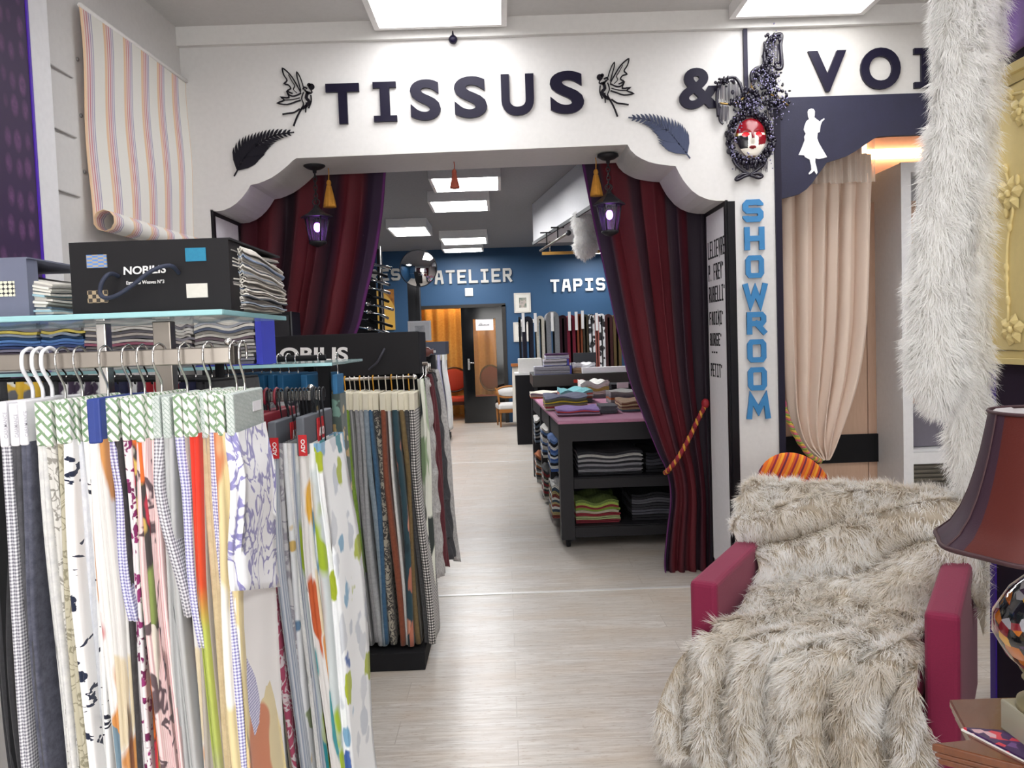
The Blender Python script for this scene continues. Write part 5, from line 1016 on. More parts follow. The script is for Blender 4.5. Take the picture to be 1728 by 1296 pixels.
for i,(px,ck,zc,ds) in enumerate([(706,'leafwhite',.30,'green and white leaf printed'),(715,'speckgrey',.34,'grey speckled'),(721,'darkred',.38,'dark red'),(727,'darkgrey',.36,'dark grey satin'),(733,'speckgrey',.34,'light grey flecked')]):
    Yf=3.95+.12*i; X=at(px,680,Yf).x; zt=at(px,640-4*i,Yf).z
    t_=thing('hanging_fabric','%s cloth draped at the aisle end of the black stand'%ds,'fabric sample',(X,Yf,zc),0,'cloths at the aisle end of the black stand')
    def sw(u,v,X=X,Yf=Yf,zt=zt,zc=zc,i=i):
        wv=.02*math.sin(v*38+u*2)*math.sin(math.pi*u) if i in(1,3) else .012*math.sin(v*6+u*7)
        return (X+(.030+.015*i)*(.4+.6*u)*v**.7+.012+.01*math.sin(u*16)+wv*.7,Yf-.03+.11*u,zt+(zc-zt)*v-(.03*math.sin(math.pi*u)*math.cos(v*30) if i in(1,3) else .05*u*v)-.0)
    MB().grid(sw,30,60,uvs=(.34,zt-zc)).build('cloth',pat(ck),t_,solid=.002)
    MB().tube([(X+.012,Yf,zt),(X+.012,4.12,zt+.012),(X+.012,4.12,p2_.z)],.004,6).build('hook',CHROME,t_)
# dark cabinet left of the lettered box
cb=thing('dark_cabinet','tall black cabinet standing behind the lettered box','cabinet',(-1.35,4.5,0)); xa=at(455,560,4.4).x; xb=at(494,560,4.4).x; zt=at(480,526,4.4).z
MB().box((-1.60,4.4,0),(xb,4.575,zt)).build('cabinet_body',BLACK,cb,bevel=.003); MB().box((-1.58,4.385,.05),(xb-.012,4.4,zt-.02)).build('door',M('141318',.2),cb); MB().box((xb-.006,4.39,0),(xb,4.4,zt)).build('edge_strip',M('5a5a5c',.3,.5),cb)
# ---- left wall dressing ----
def L3(px,py,off=.02):
    d=ray(px,py); # intersect with the slanted left wall
    t=(-1.70+off-FRONT*.040)/(d.x-.040*d.y); return Vector((d.x*t,d.y*t,CAMZ+d.z*t))
a=L3(130,8); b=L3(343,160); zc=L3(350,425).z; 
rb=thing('roman_blind','cream blind with pink and lilac stripes hanging on the left wall, lower end rolled','blind',tuple((a+b)/2*Vector((1,1,0)).normalized().length if False else (a.x,(a.y+b.y)/2,zc)))
g=G('striped_blind_cloth'); sx=g.n('ShaderNodeSeparateXYZ'); g.l(g.vec('UV'),sx.inputs[0]); f=g.math('FRACT',g.math('MULTIPLY',sx.outputs[0],7.45))
g.col(g.ramp(f,[(0,'e9c8a6'),(.10,'e6d8ca'),(.14,'d89a98'),(.19,'e8dcd8'),(.24,'cc8a94'),(.29,'e4d8d8'),(.34,'b49ab8'),(.38,'e2dede'),(.43,'a8a4bc'),(.47,'eae8e2'),(1,'eae8e2')],'CONSTANT')); g.set(.85); SB=g.m
d_=b-a; nrm=Vector((1,-.04,0)).normalized()
def rbf(u,v):
    zt=a.z+(b.z-a.z)*u if False else max(a.z,b.z)-.0; 
    zt=b.z+ (a.z-b.z)*(1-u); z=zt+(zc-zt)*min(1,v/.86); p=Vector((a.x+d_.x*u,a.y+d_.y*u,z))+nrm*(.008+.006*math.sin(v*9+u*5))
    if v>.86:
        th=(v-.86)/.14*2*math.pi*1.25; r=.045; p+=nrm*(r-r*math.cos(th)); p.z-=r*math.sin(th)
    return tuple(p)
MB().grid(rbf,40,90,uvs=(1,1)).build('blind_cloth',SB,rb,solid=.002)
MB().tube([a+nrm*.01,b+nrm*.01],.010,6).build('blind_rail',WHITE,rb)
a1=L3(62,445,.05); p0=L3(-260,20,.05); 
dp=thing('damask_panel','dark purple damask fabric panel hanging at the top left','fabric panel',(a1.x,(a1.y+1.9)/2,1.2))
g=G('purple_damask'); v_=g.vec('Object',(1,1,.55)); d=g.vor(v_,17,'F1','Distance',.25); f=g.noise(g.vec('Object'),60,4); g.col(g.mix(g.math('MULTIPLY',g.ramp(d,[(.25,1.),(.45,0.)]),f),'38234a','7c4f80')); g.set(.6); DM=g.m
xe,ye=a1.x,L3(50,100,.05).y
MB().hexa([(LW(1.9)+.03,1.9,1.1),(LW(1.9)+.045,1.9,1.1),(LW(ye)+.045,ye,1.1),(LW(ye)+.03,ye,1.1),(LW(1.9)+.03,1.9,3.05),(LW(1.9)+.045,1.9,3.05),(LW(ye)+.045,ye,3.05),(LW(ye)+.03,ye,3.05)]).build('damask_cloth',DM,dp)
MB().box((LW(ye)+.02,ye,1.1),(LW(ye)+.05,ye+.012,3.05)).build('violet_edge',M('5a30c0',.4),dp)
MB().box((LW(2.4)+.0,1.9,3.05),(LW(2.4)+.08,ye+.25,3.12)).build('panel_rail',M('c9c9cb',.5),dp)
mb=MB(); y2=ye+.03; y3=L3(92,250,.03).y
tag(MB().box((LW(y3)+.001,y2,.0),(LW(y3)+.035,y3,3.1)).build('white_batten',M('efeff2',.5)),'bright white upright board beside the purple damask panel','board')
for k in range(3):
    p=L3(131+k*6,100+95*k,.004); tag(MB().ell(tuple(p),(.006,.009,.009)).build('wall_screw',M('8a8888',.4,.6)),['top small screw head in the left wall panel','middle small screw head in the left wall panel','lowest small screw head in the left wall panel'][k],'screw')
for k,py in enumerate((125,225,325)):
    z=L3(110,py,.003).z; ob=MB().box((LW(3.6)-.02,3.15,z-.002),(LW(3.6)+.006,3.5,z+.002)).build('trim_2',M('bab8b6',.7),local=True); ob['kind']='structure'
bk=thing('curtain_bracket','small pale metal curtain bracket on the left wall near the arch','bracket',tuple(L3(330,105,.03))); p=L3(328,100,.0); 
MB().tube([p,p+nrm*.05,p+nrm*.06+Vector((0,.02,-.03))],.007,6).build('bracket_arm',M('3a3a3c',.5,.5),bk); MB().box((p.x-.005,p.y-.02,p.z-.05),(p.x+.006,p.y+.02,p.z+.02)).build('bracket_plate',WHITE,bk)
# ================= back room =================
# column with round mirror
MYY=9.0; c=at(705,452,MYY); rM=31/1400*MYY
cm=at(697,500,9.3).x; tag(MB().box((cm-.055,9.25,0),(cm+.075,9.4,c.z+.1)).box((cm-.02,9.235,0),(cm+.035,9.25,c.z+.1)).build('steel_column',M('19191c',.5,.3)),'dark steel column carrying the round convex mirror','column')
t=thing('convex_mirror','round convex security mirror on the dark column left of ATELIER','mirror',tuple(c))
RS=rM/math.sin(R(30)); prof=[(RS*math.sin(a),-RS*math.cos(a)+RS*math.cos(R(30))) for a in np.linspace(0.01,R(30),14)]
MB().lathe(prof,(c.x,MYY+.06,c.z),48,axis='Y',caps=False).build('mirror_dome',M('f0f0f0',.03,1,0),t)
MB().tube([(c.x+rM*math.cos(a),MYY+.06,c.z+rM*math.sin(a)) for a in np.linspace(0,2*math.pi,48,endpoint=False)],.006,6,closed=True).build('mirror_rim',BLACKM,t); MB().tube([(c.x,MYY+.06,c.z),(cm,9.26,c.z)],.015,8).build('mirror_bracket',BLACKM,t)
# workshop door
dp_=at(784,700,ENDW).x
ds=thing('door_frame','black frame around the workshop doorway in the blue wall','door frame',((dl+dr)/2,ENDW,0)); w_=.05
MB().box((dl-.02,ENDW-.02,0),(dl+w_*.6,ENDW+.16,dz)).box((dr-w_,ENDW-.02,0),(dr+.02,ENDW+.16,dz)).box((dl-.02,ENDW-.02,dz-.03),(dr+.02,ENDW+.16,dz+.03)).build('frame',M('1a1614',.3),ds)
ds=thing('door_1','black glossy door leaf with a narrow glass pane and white paper notice','door',((dp_+dr)/2,ENDW,0)); GB=M('0f1012',.08,name='gloss_black_door')
gx0=at(800,600,ENDW).x; gx1=at(838,600,ENDW).x; gz0=at(820,669,ENDW).z; gz1=at(820,538,ENDW).z
mb=MB(); y0,y1=ENDW+.02,ENDW+.07; xr=dr-w_
mb.box((dp_,y0,.01),(gx0,y1,dz-.03)); mb.box((gx1,y0,.01),(xr,y1,dz-.03)); mb.box((gx0,y0,.01),(gx1,y1,gz0)); mb.box((gx0,y0,gz1),(gx1,y1,dz-.03)); mb.build('leaf',GB,ds)
g=G('door_glass'); g.col('c0a080'); g.set(.03); g.b.inputs['Alpha'].default_value=.12; MB().box((gx0,y0+.02,gz0),(gx1,y0+.026,gz1)).build('glass_pane',g.m,ds)
p=at(803,558,ENDW-.0); q_=at(832,537,ENDW-.0); o=MB().box((p.x,y0+.010,p.z),(q_.x,y0+.012,q_.z)).build('paper_notice',WHITE,ds)
z_=(p.z+q_.z)/2; mb=MB(); mb.tube([(p.x+.06,y0+.009,z_),(p.x+.1,y0+.009,z_+.03),(p.x+.12,y0+.009,z_)],.004,4); 
for i in range(9): mb.box((p.x+.05+i*.022,y0+.008,z_-.02),(p.x+.066+i*.022,y0+.010,z_-.008+.006*(i%3)))
mb.build('notice_print',M('555058',.6),o if False else ds)
p=at(791,612,ENDW); MB().box((p.x-.018,y0-.01,p.z-.13),(p.x+.018,y0,p.z+.07)).tube([(p.x,y0,p.z),(p.x,y0-.05,p.z),(p.x+.11,y0-.05,p.z-.01)],.012,8).build('door_handle',CHROME,ds)
# orange curtain and warm lamp in workshop
ocu=P_plain('dcaa5c','cc9648'); a=at(690,650,16.4); b=at(880,650,16.4)
t=thing('workshop_curtain','orange pleated curtain inside the workshop behind the doorway','curtain',((a.x+b.x)/2,16.4,.05))
MB().grid(lambda u,v:(a.x+(b.x-a.x)*u,16.4+.05*math.sin(u*62)+.02*math.sin(u*23),2.55-2.5*v),240,4).build('curtain_cloth',ocu,t,solid=.004); MB().tube([(a.x-.1,16.4,2.56),(b.x+.1,16.4,2.56)],.015,8).build('curtain_rod',BLACKM,t)
t=thing('ceiling_lamp','warm round ceiling lamp of the workshop above the doorway','ceiling light',((a.x+b.x)/2,15.75,ZB-.12)); MB().lathe([(.01,ZB-.12),(.17,ZB-.09),(.19,ZB-.03)],((a.x+b.x)/2,15.75,0),24).build('lamp_glass',EM('ffd49a',80,'warm_lamp'),t); MB().lathe([(.19,ZB-.03),(.2,ZB)],((a.x+b.x)/2,15.75,0),24).build('lamp_rim',BLACKM,t)
# chairs
def oldchair(lab,x,y,m,wood,w=.5,top=.95,seat=.42,rz=0,arms=True,backy=1,grp=None):
    t=thing('salon_armchair',lab,'chair',(x,y,0),rz,grp)
    MB().box((-w/2,-.24,seat-.10),(w/2,.24,seat)).build('seat',m,t,local=True,bevel=.03)
    f=lambda u,v:(w*.46*math.cos(2*math.pi*u)*math.sin(math.pi*v),.24-.04*math.cos(math.pi*v),seat+.10+(top-seat-.1)/2+(top-seat-.1)/2*math.sin(2*math.pi*u)*math.sin(math.pi*v))
    MB().grid(f,28,10).build('backrest',m,t,local=True)
    MB().tube([(w*.48*math.cos(a),.24,seat+.10+(top-seat-.1)/2+((top-seat-.1)/2+.02)*math.sin(a)) for a in np.linspace(0,2*math.pi,28,endpoint=False)],.018,6,closed=True).build('back_frame',wood,t,local=True)
    for sx in (-1,1):
        for sy in (-1,1): MB().lathe([(.012,0),(.018,.15),(.026,seat-.1)],(sx*w*.44,sy*.2,0),8).build('leg',wood,t,local=True)
        if arms: MB().tube(cat([(sx*w*.48,.22,seat+.25),(sx*w*.5,0,seat+.24),(sx*w*.5,-.15,seat+.2),(sx*w*.47,-.16,seat+.05),(sx*w*.46,-.18,seat-.05)],5),.018,8).build('armrest',wood,t,local=True)
    MB().box((-w/2,-.245,seat-.15),(w/2,-.225,seat-.09)).build('seat_rail',wood,t,local=True); return t
RC=M('a8341c',.8,name='rust_red_fabric'); WDK=M('3c2014',.35); WLT=M('a86c30',.4)
oldchair('rust-red salon armchair inside the workshop left of the door leaf',at(772,700,15.95).x,15.95,RC,WDK,.62,.98,.45,R(15))
oldchair('dark red oval-backed chair added behind the door glass as its chair reflection',at(823,700,16.0).x,16.0,M('6c1a26',.8),WDK,.46,1.0,.45,R(-20),False)  # added chair stands in for the reflection in the door glass
t=oldchair('light wood armchair with white seat by the black door',at(864,700,14.5).x,14.5,M('dcdad8',.8),WLT,.52,.66,.40,R(8))
# wall pictures
def picture(lab,x0,y0,x1,y1,Y,fm,mat_,art,fw=.03,cat_='picture',nm='framed_picture'):
    a=at(x0,y1,Y); b=at(x1,y0,Y); t=thing(nm,lab,cat_,((a.x+b.x)/2,Y,a.z)); h=Y-.03
    mb=MB(); mb.box((a.x,h,a.z),(b.x,Y,a.z+fw)); mb.box((a.x,h,b.z-fw),(b.x,Y,b.z)); mb.box((a.x,h,a.z+fw),(a.x+fw,Y,b.z-fw)); mb.box((b.x-fw,h,a.z+fw),(b.x,Y,b.z-fw)); mb.build('frame',fm,t)
    MB().box((a.x+fw,Y-.02,a.z+fw),(b.x-fw,Y,b.z-fw)).build('mount',mat_,t)
    w=(b.x-a.x); hh=b.z-a.z; MB().box((a.x+w*.30,Y-.022,a.z+hh*.25),(b.x-w*.26,Y-.02,b.z-hh*.24)).build('print',art,t)
def art(c,s=8,seed=0):
    g=G('small_print'); f=g.noise(g.vec('Object',loc=(seed,0,0)),s,4); g.col(g.ramp(f,[(.3,c[0]),(.45,c[1]),(.55,c[2]),(.7,c[3])])); g.set(.5); return g.m
CF=M('cfcac0',.5)
picture('upper small framed print with cream mount on the blue wall',868,494,895,528,ENDW,CF,M('dedad2',.7),art(['8a8a88','b8a8a0','6a7a6c','4a4a50']))
picture('lower small framed print partly behind the hanging rugs',867,543,894,577,ENDW,CF,M('dedad2',.7),art(['3a3a44','5a5a60','8a8a8c','2c2c34'],8,3))
a=at(785,500,ENDW); b=at(798,486,ENDW); tag(MB().box((a.x,ENDW-.03,a.z),(b.x,ENDW,b.z)).build('wall_thermostat',M('c9c7c2',.5),bevel=.004),'small square grey-white unit on blue wall over the door','thermostat')
g=G('ochre_abstract_art'); sx=g.n('ShaderNodeTexGradient',gradient_type='SPHERICAL'); g.l(g.vec('Object',(1.6,1,1.1),loc=(.2,0,-.1)),sx.inputs[0]); f=g.noise(g.vec('Object'),9,4); g.col(g.mix(g.ramp(sx.outputs[0],[(.28,0.),(.3,1.)]),g.ramp(f,[(.4,'7c4a18'),(.6,'a86c24')]),'d8a848')); g.set(.6)
a=at(642,557,ENDW-.05); b=at(664,488,ENDW-.05); tag(MB().box((a.x-.25,ENDW-.05,a.z),(b.x,ENDW,b.z)).build('wall_picture',g.m),'ochre and yellow picture on the blue wall beside burgundy curtain','picture')
# curtain-pole display
PYY=7.2; a=at(639,420,PYY); t=thing('pole_display','dark post carrying chrome curtain rod finials beside the left curtain','display stand',(a.x,PYY,0))
MB().box((a.x-.02,PYY,0),(a.x+.02,PYY+.04,a.z)).build('post',BLACKM,t); MB().tube([(a.x+.01,PYY-.01,1.5),(a.x+.01,PYY-.01,a.z+.02)],.007,8).build('chrome_tube',CHROME,t); MB().box((a.x-.5,PYY-.1,0),(a.x+.1,PYY+.3,.05)).build('base',BLACKM,t); MB().box((a.x-.5,PYY+.02,.05),(a.x-.04,PYY+.04,a.z-.25)).build('back_board',BLACKM,t)
rn=random.Random(3)
for k in range(9):
    z=1.62+k*.07; mb=MB(); x0=a.x-.22+rn.uniform(-.03,.03); mb.tube([(x0,PYY-.02,z+.04),(a.x-.01,PYY-.05,z),(a.x+.10+rn.uniform(-.03,.03),PYY-.14,z-.04)],.012,8); mb.ell((a.x-.10,PYY-.06,z+.02),(.03,.03,.022),8,6); mb.build('rod_sample',[CHROME,BLACK,CHROME][k%3],t)
# hanging box soffit
sa=at(898,348,10.4); sb=at(989,345,7.9); z0=2.69
SW=M('d4d3d6',.6,name='soffit_white')
mb=MB(); X0n=at(1000,345,7.0).x; xn=sb.x+.12; 
mb.hexa([(xn,7.0,z0),(3.3,7.0,z0),(3.3,10.4,z0),(sa.x,10.4,z0),(xn,7.0,ZB),(3.3,7.0,ZB),(3.3,10.4,ZB),(sa.x,10.4,ZB)]); o=mb.build('trim_3',SW,local=True); o['kind']='structure'
tag(MB().hexa([(xn-.012,7.0,z0-.02),(xn+.01,7.0,z0-.02),(sa.x+.01,10.4,z0-.02),(sa.x-.012,10.4,z0-.02),(xn-.012,7.0,z0+.015),(xn+.01,7.0,z0+.015),(sa.x+.01,10.4,z0+.015),(sa.x-.012,10.4,z0+.015)]).build('edge_rail',M('2c2c30',.5)),'dark rail along lower edge of the white ceiling box','rail')
e0=at(912,423,9.6); e1=at(959,393,8.6)
t=thing('track_rod','short metal rod on two brackets under the white ceiling box','curtain rod',(e0.x,9.1,e0.z)); MB().tube([e0,e1],.014,8).build('rod',STEEL,t); MB().ell(tuple(e1),(.03,.03,.03)).build('rod_finial',M('3a3a3e',.4,.5),t)
for f in (.25,.65): p=Vector(e0).lerp(Vector(e1),f); MB().tube([tuple(p),(p.x,p.y,z0)],.008,6).box((p.x-.07,p.y-.02,z0-.012),(p.x+.07,p.y+.02,z0)).build('bracket',BLACKM,t)
a=at(915,428,10.2); b=at(985,426,10.2); tag(MB().box((a.x,10.2,a.z-.015),(b.x+.2,10.24,a.z+.02)).build('wooden_batten',M('b88a3c',.5)),'thin orange-brown batten hanging under the far edge of the white box','batten')
tag(MB().tube([(at(928,420,10.2).x,10.22,a.z),(at(928,420,10.2).x,10.22,z0)],.012,6).build('batten_hanger',CHROME),'thin metal hanger holding the orange-brown batten','hanger')
def fl(u,v):
    th=2*math.pi*u; p=at(988,350+85*v,8.2); r=.11*(math.sin(math.pi*min(1,v*1.02+.02))**.4)*(1+.25*math.sin(v*9)+.12*math.sin(th*3)); return (p.x+r*math.cos(th),8.2+r*.6*math.sin(th),p.z)
t=thing('fluffy_throw','bundle of fluffy white cloth hanging beside the right curtain high up','throw',tuple(at(988,435,8.2))); MB().grid(fl,32,24).build('fluffy_cloth',M('efeff1',.9),t)
rl=np.random.default_rng(3); u,v,P,N,U,T=sample_grid(fl,5000,rl); AX_=np.array([tuple(at(988,350+85*b_,8.2)) for b_ in v]); N=N*np.sign(((P-AX_)*N)[:,:2].sum(1))[:,None]; cb_=np.tile([0,0,-1.],(len(P),1))+N*.5; cb_/=np.linalg.norm(cb_,axis=1)[:,None]
fur_mb(P,N,cb_,5,.05,rl,.2,.5,.003).build('fluff',bpy.data.materials['white_fur'],t)['kind']='stuff'
p=at(988,352,8.2); MB().tube([(p.x,8.2,p.z-.02),(p.x,8.2,z0)],.004,6).build('hanging_cord',WHITE,t)
# ---- big pink-topped table ----
TN=5.85; TFr=8.72; xa=at(942,712,TN).x; xb=at(896,665,TFr).x; TZ=.915; XR=1.72; BW=M('2b2a2d',.45,name='black_stained_wood')
tb=thing('cutting_table','long black table on castors with pink felt top and shelves','table',(1.0,7.2,0))
def sk(x,y): return x+(xb-xa)*(y-TN)/(TFr-TN)
def sbox(mb,x0,y0,z0,x1,y1,z1,mi=0):
    mb.hexa([(sk(x0,y0),y0,z0),(sk(x1,y0),y0,z0),(sk(x1,y1),y1,z0),(sk(x0,y1),y1,z0),(sk(x0,y0),y0,z1),(sk(x1,y0),y0,z1),(sk(x1,y1),y1,z1),(sk(x0,y1),y1,z1)],mi); return mb
sbox(MB(),xa-.005,TN-.005,TZ-.025,XR,TFr,TZ).build('felt_top',M('c48aa6',.95,name='pink_felt',var=.08),tb,bevel=.008)
mb=sbox(MB(),xa+.01,TN+.01,TZ-.15,XR-.01,TN+.06,TZ-.026); sbox(mb,xa+.01,TN+.06,TZ-.15,xa+.05,TFr,TZ-.026); sbox(mb,xa+.01,TFr-.05,TZ-.15,XR-.01,TFr,TZ-.026); mb.build('top_frame',BW,tb)
for z in (.50,.15):
    sbox(MB(),xa+.03,TN+.03,z-.03,XR-.02,TFr-.03,z).build('shelf',BW,tb); mb=sbox(MB(),xa+.10,TN+.005,z-.075,XR-.02,TN+.03,z-.005); mb.build('shelf_rail',BW,tb)
for y in (TN,6.62,7.5,8.62):
    sbox(MB(),xa,y,.06,xa+.095,y+.09,TZ-.026).build('leg',BW,tb)
for y in (TN,8.62): sbox(MB(),XR-.1,y,.06,XR,y+.09,TZ-.026).build('leg',BW,tb)
for x,y in ((xa+.05,TN+.045),(xa+.05,8.66),(XR-.05,TN+.045),(XR-.05,8.66)):
    MB().lathe([(.001,-.014),(.028,-.014),(.03,0),(.028,.014),(.001,.014)],(sk(x,y),y,.03),16,axis='X').box((sk(x,y)-.02,y-.02,.045),(sk(x,y)+.02,y+.02,.06)).build('castor',BLACKM,tb)
gt='fabric books on the pink table'
def flat(lab,x0,x1,y0,y1,z,h,cols,seed,grp=gt,amp=.012,cover=None): return book('fabric_book',lab,x0,x1,y0,y1,z,z+h,[q for q in cols for _ in (0,1)],seed,amp*.55,grp,cover)
zt_=TZ+.002
def TX(px,Y): return at(px,690,Y).x
flat('pale flat sample book with orange corner at the far left of the pink table',TX(896,8.2),TX(950,8.2),8.1,8.5,zt_,.05,['c85a30','d8d0c0','c8c0ae','8a6a8c','ddd5c8'],21)
flat('open turquoise sample book in the middle of the pink table',TX(946,7.4),TX(1000,7.4),7.35,7.8,zt_,.11,['6a6c74','5c5a62','a8604c','d8d0cc','d0665a','86c4c8','7cc0c8'],22,amp=.03)
flat('white curled sample sheets behind the turquoise book',TX(980,7.95),TX(1028,7.95),7.9,8.2,zt_,.15,['8c8a90','dcd6cc','c8b060','e8e4dc','efebe4'],23,amp=.04)
flat('stack of olive, grey and yellow edged samples on the pink table',TX(920,6.75),TX(990,6.75),6.7,7.1,zt_,.11,['e0dcd0','b03c44','a08a6c','6a6c5c','d8c030','5a5c52','72745f','6c7088'],24,amp=.02)
flat('purple and red glossy brochure stack at the front of the pink table',TX(940,6.2),TX(1010,6.2),6.15,6.5,zt_,.05,['6a4050','b8a0bc','5a3a64','d84a2c','8c6ab0','9c80c0'],25,amp=.012)
flat('slate-grey closed book right of the purple brochures',TX(1013,6.3),TX(1040,6.3),6.25,6.55,zt_,.06,['4c4c54','5a5a62','54545c'],26,amp=.001)
flat('brown and beige striped sample stack near the right curtain',TX(1048,6.4),TX(1100,6.4),6.35,6.75,zt_,.08,['5c6a7c','b89a7c','6c4038','c8b08c','7a4a3c','a88a70'],27)
flat('grey sample stack behind the striped one near the curtain',TX(1030,7.1),TX(1090,7.1),7.05,7.4,zt_,.11,['7a7a80','94928f','b0602c','6c6a70','88868a','a09e9c'],28)
flat('black book with white label at the back right of the table',TX(1032,8.1),TX(1080,8.1),8.05,8.4,zt_,.12,['26262a','202024','2c2c30'],29,amp=.001)
o=MB(); a=at(1041,655,8.03); b=at(1060,645,8.03); tag(o.box((a.x,8.02,a.z),(b.x,8.03,b.z)).build('white_card',WHITE),'small white card leaning on the black book near curtain','card')
gs='sample stacks on the table shelves'
flat('grey striped blanket stack on the upper front shelf of the table',TX(972,5.98),TX(1080,5.98),5.95,6.5,.502,.17,['2e2e32','84828a','38383e','8a8890','2c2c30','9a989c','3a3a40','bcbab8','34343a'],31,gs,.02)
flat('lime and red sample stack on the lower front shelf of the table',TX(966,5.98),TX(1040,5.98),5.95,6.4,.152,.17,['7a2430','a0a878','8c2a34','b8b09c','7c9a3c','8a3038','9cb050','6c7c40'],32,gs,.03)
flat('dark grey sample stack at the right of the lower table shelf',TX(1062,5.98),TX(1150,5.98),5.98,6.5,.152,.2,['2c2c30','50505a','34343a','5c5c64','2a2a2e'],33,gs,.02)
flat('dark folded cloth pile at the right of the upper table shelf',TX(1088,5.98),TX(1150,5.98),5.98,6.5,.502,.15,['26262a','3c3c44','2a2a30'],34,gs,.02)
sidecol=[['3a5a9c','dcdcdc','26262c','5878b0'],['e0dcd8','3a3a44','5a7ab0','d0ccc8'],['303036','7a8aa0','202026','c8c4c0'],['7a3a34','a8986c','3c4c5c','e2e0dc'],['c8c4bc','5c5a50','8a2c34','3a3a3c'],['e4e2de','8a8880','404048','b06a40']]
for i,(yy,z) in enumerate([(6.0,.505),(6.75,.505),(7.6,.505),(6.0,.155),(6.75,.155),(7.6,.155)]):
    flat('jumbled %s cloth bundle in the left side of the table, %s shelf'%(['blue and white nearest','white and blue middle','dark far','brown and white nearest','beige and red middle','white and grey far'][i],'upper' if i<3 else 'lower'),sk(xa+.10,yy)-.16+.02,sk(xa+.10,yy)-.01,yy+.14,yy+.6,z,.24,sidecol[i]*3,40+i,'cloth bundles in the table side',.03)
# ---- counter behind ----
ct_=thing('counter','dark counter behind the pink table carrying binders and papers','counter',(1.3,9.6,0)); CZ=at(950,632,9.1).z; xl=at(899,636,9.1).x
MB().box((xl,9.1,CZ-.13),(2.4,10.2,CZ)).build('counter_top',M('35332f',.4),ct_,bevel=.004); MB().box((xl+.05,9.15,0),(2.35,10.15,CZ-.13)).build('counter_body',BLACKM,ct_)
a=at(968,646,9.1); b=at(985,640,9.1); MB().box((a.x,9.092,a.z),(b.x,9.10,b.z)).build('price_tag',M('c83a1c',.5),ct_)
gc='binders and papers on the dark counter'
CX=lambda px:at(px,620,9.25).x; cz=CZ+.001
flat('royal blue cover binder lowest in the stack on the counter',CX(902),CX(962),9.2,9.55,cz,.09,['8c8a94','a09ea8','94929c','a8a6b0'],51,gc,.004,cover=M('2f3a9c',.4))
flat('grey paged binder in the middle of the counter stack',CX(918),CX(958),9.22,9.55,cz+.095,.07,['b8b6bc','8c8a90','c4c2c8'],52,gc,.003,cover=M('2f3a9c',.4))
flat('purple and grey binder on top of the counter stack',CX(921),CX(960),9.22,9.5,cz+.17,.06,['a0a0b8','dcdcea','4a2450'],53,gc,.002)
flat('crumpled white and tan cloth heap on the counter',CX(966),CX(1004),9.25,9.6,cz,.10,['a8886c','b89a7c','dcdce4','e8e8f0'],54,gc,.03)
tag(MB().box((CX(981),9.15,cz),(CX(1062),9.24,cz+.065)).build('paper_stack',M('f4f3f6',.6),bevel=.003),'bright white stack of paper at front of dark counter','paper')
tag(MB().box((CX(974),9.7,cz),(CX(1014),9.75,cz+.22)).build('dark_folder',M('34363c',.5)),'upright dark grey folder at the back of counter','folder')
bc2=thing('low_cabinet','narrow black cabinet with white top at the end of the counter','cabinet',(at(882,700,11.8).x,12.0,0)); xa2=at(872,700,11.8).x; xb2=at(893,700,11.8).x; zz_=at(882,633,11.8).z
MB().box((xa2,11.8,0),(xb2+.2,12.3,zz_)).build('cabinet_body',BLACK,bc2); MB().box((xa2-.01,11.79,zz_),(xb2+.2,12.3,zz_+.03)).build('cabinet_top',WHITE,bc2)
a=at(875,632,11.9); b=at(914,604,11.9); tag(MB().box((a.x,11.85,zz_+.031),(b.x,12.1,b.z)).build('white_box',M('dedbd8',.6),bevel=.004),'white carton standing on the narrow black cabinet','box')
t=thing('leaning_frame','pale frame with orange corner leaning on the blue wall','frame',tuple(at(868,660,14.0))); a=at(864,662,13.9); b=at(877,616,13.9); MB().hexa([(a.x,13.9,a.z-.5),(b.x,13.9,a.z-.5),(b.x,13.93,a.z-.5),(a.x,13.93,a.z-.5),(a.x+.02,14.2,b.z),(b.x,14.2,b.z),(b.x,14.23,b.z),(a.x+.02,14.23,b.z)]).build('frame_board',M('c8c2b6',.6),t); MB().box((a.x+.0,14.15,b.z-.03),(b.x,14.24,b.z+.02)).build('frame_corner',M('b06a30',.5),t)
# ---- hanging rugs ----
rr_=thing('rug_rack','black rack carrying folded rugs over its bars at the back right','rack',(1.1,13.2,0)); RYY=12.9
zr_=at(960,530,RYY).z; xa3=at(879,560,RYY).x; xb3=at(1075,560,RYY).x
MB().box((xa3-.02,RYY+.7,zr_-.10),(xb3,RYY+.74,zr_-.04)).build('top_beam',WHITE,rr_); MB().box((xa3-.02,RYY+.7,0),(xa3+.02,RYY+.74,zr_)).build('post',BLACKM,rr_); MB().box((xb3-.04,RYY+.7,0),(xb3,RYY+.74,zr_)).build('post',BLACKM,rr_); MB().box((xa3,RYY+.1,0),(xb3,RYY+.74,.06)).build('base',BLACKM,rr_)
rugs=[(882,900,'25242e','dark navy',0),(905,919,'b8b2a6','cream and black',0),(922,944,'77787c','grey long-pile',7),(944,957,'2a141c','black and wine',0),(957,971,'6a1228','maroon',0),(974,983,'7a3c22','rust orange',1),(984,993,'3c3426','olive brown',0),(994,1004,'z','black and white scrolled left',0),(1004,1011,'9c5a50','dusty pink',-1),(1011,1021,'z','black and white scrolled right',0),(1021,1034,'3c1a1a','dark red-brown',-1),(1035,1048,'5c4a2c','brown speckled',-2)]
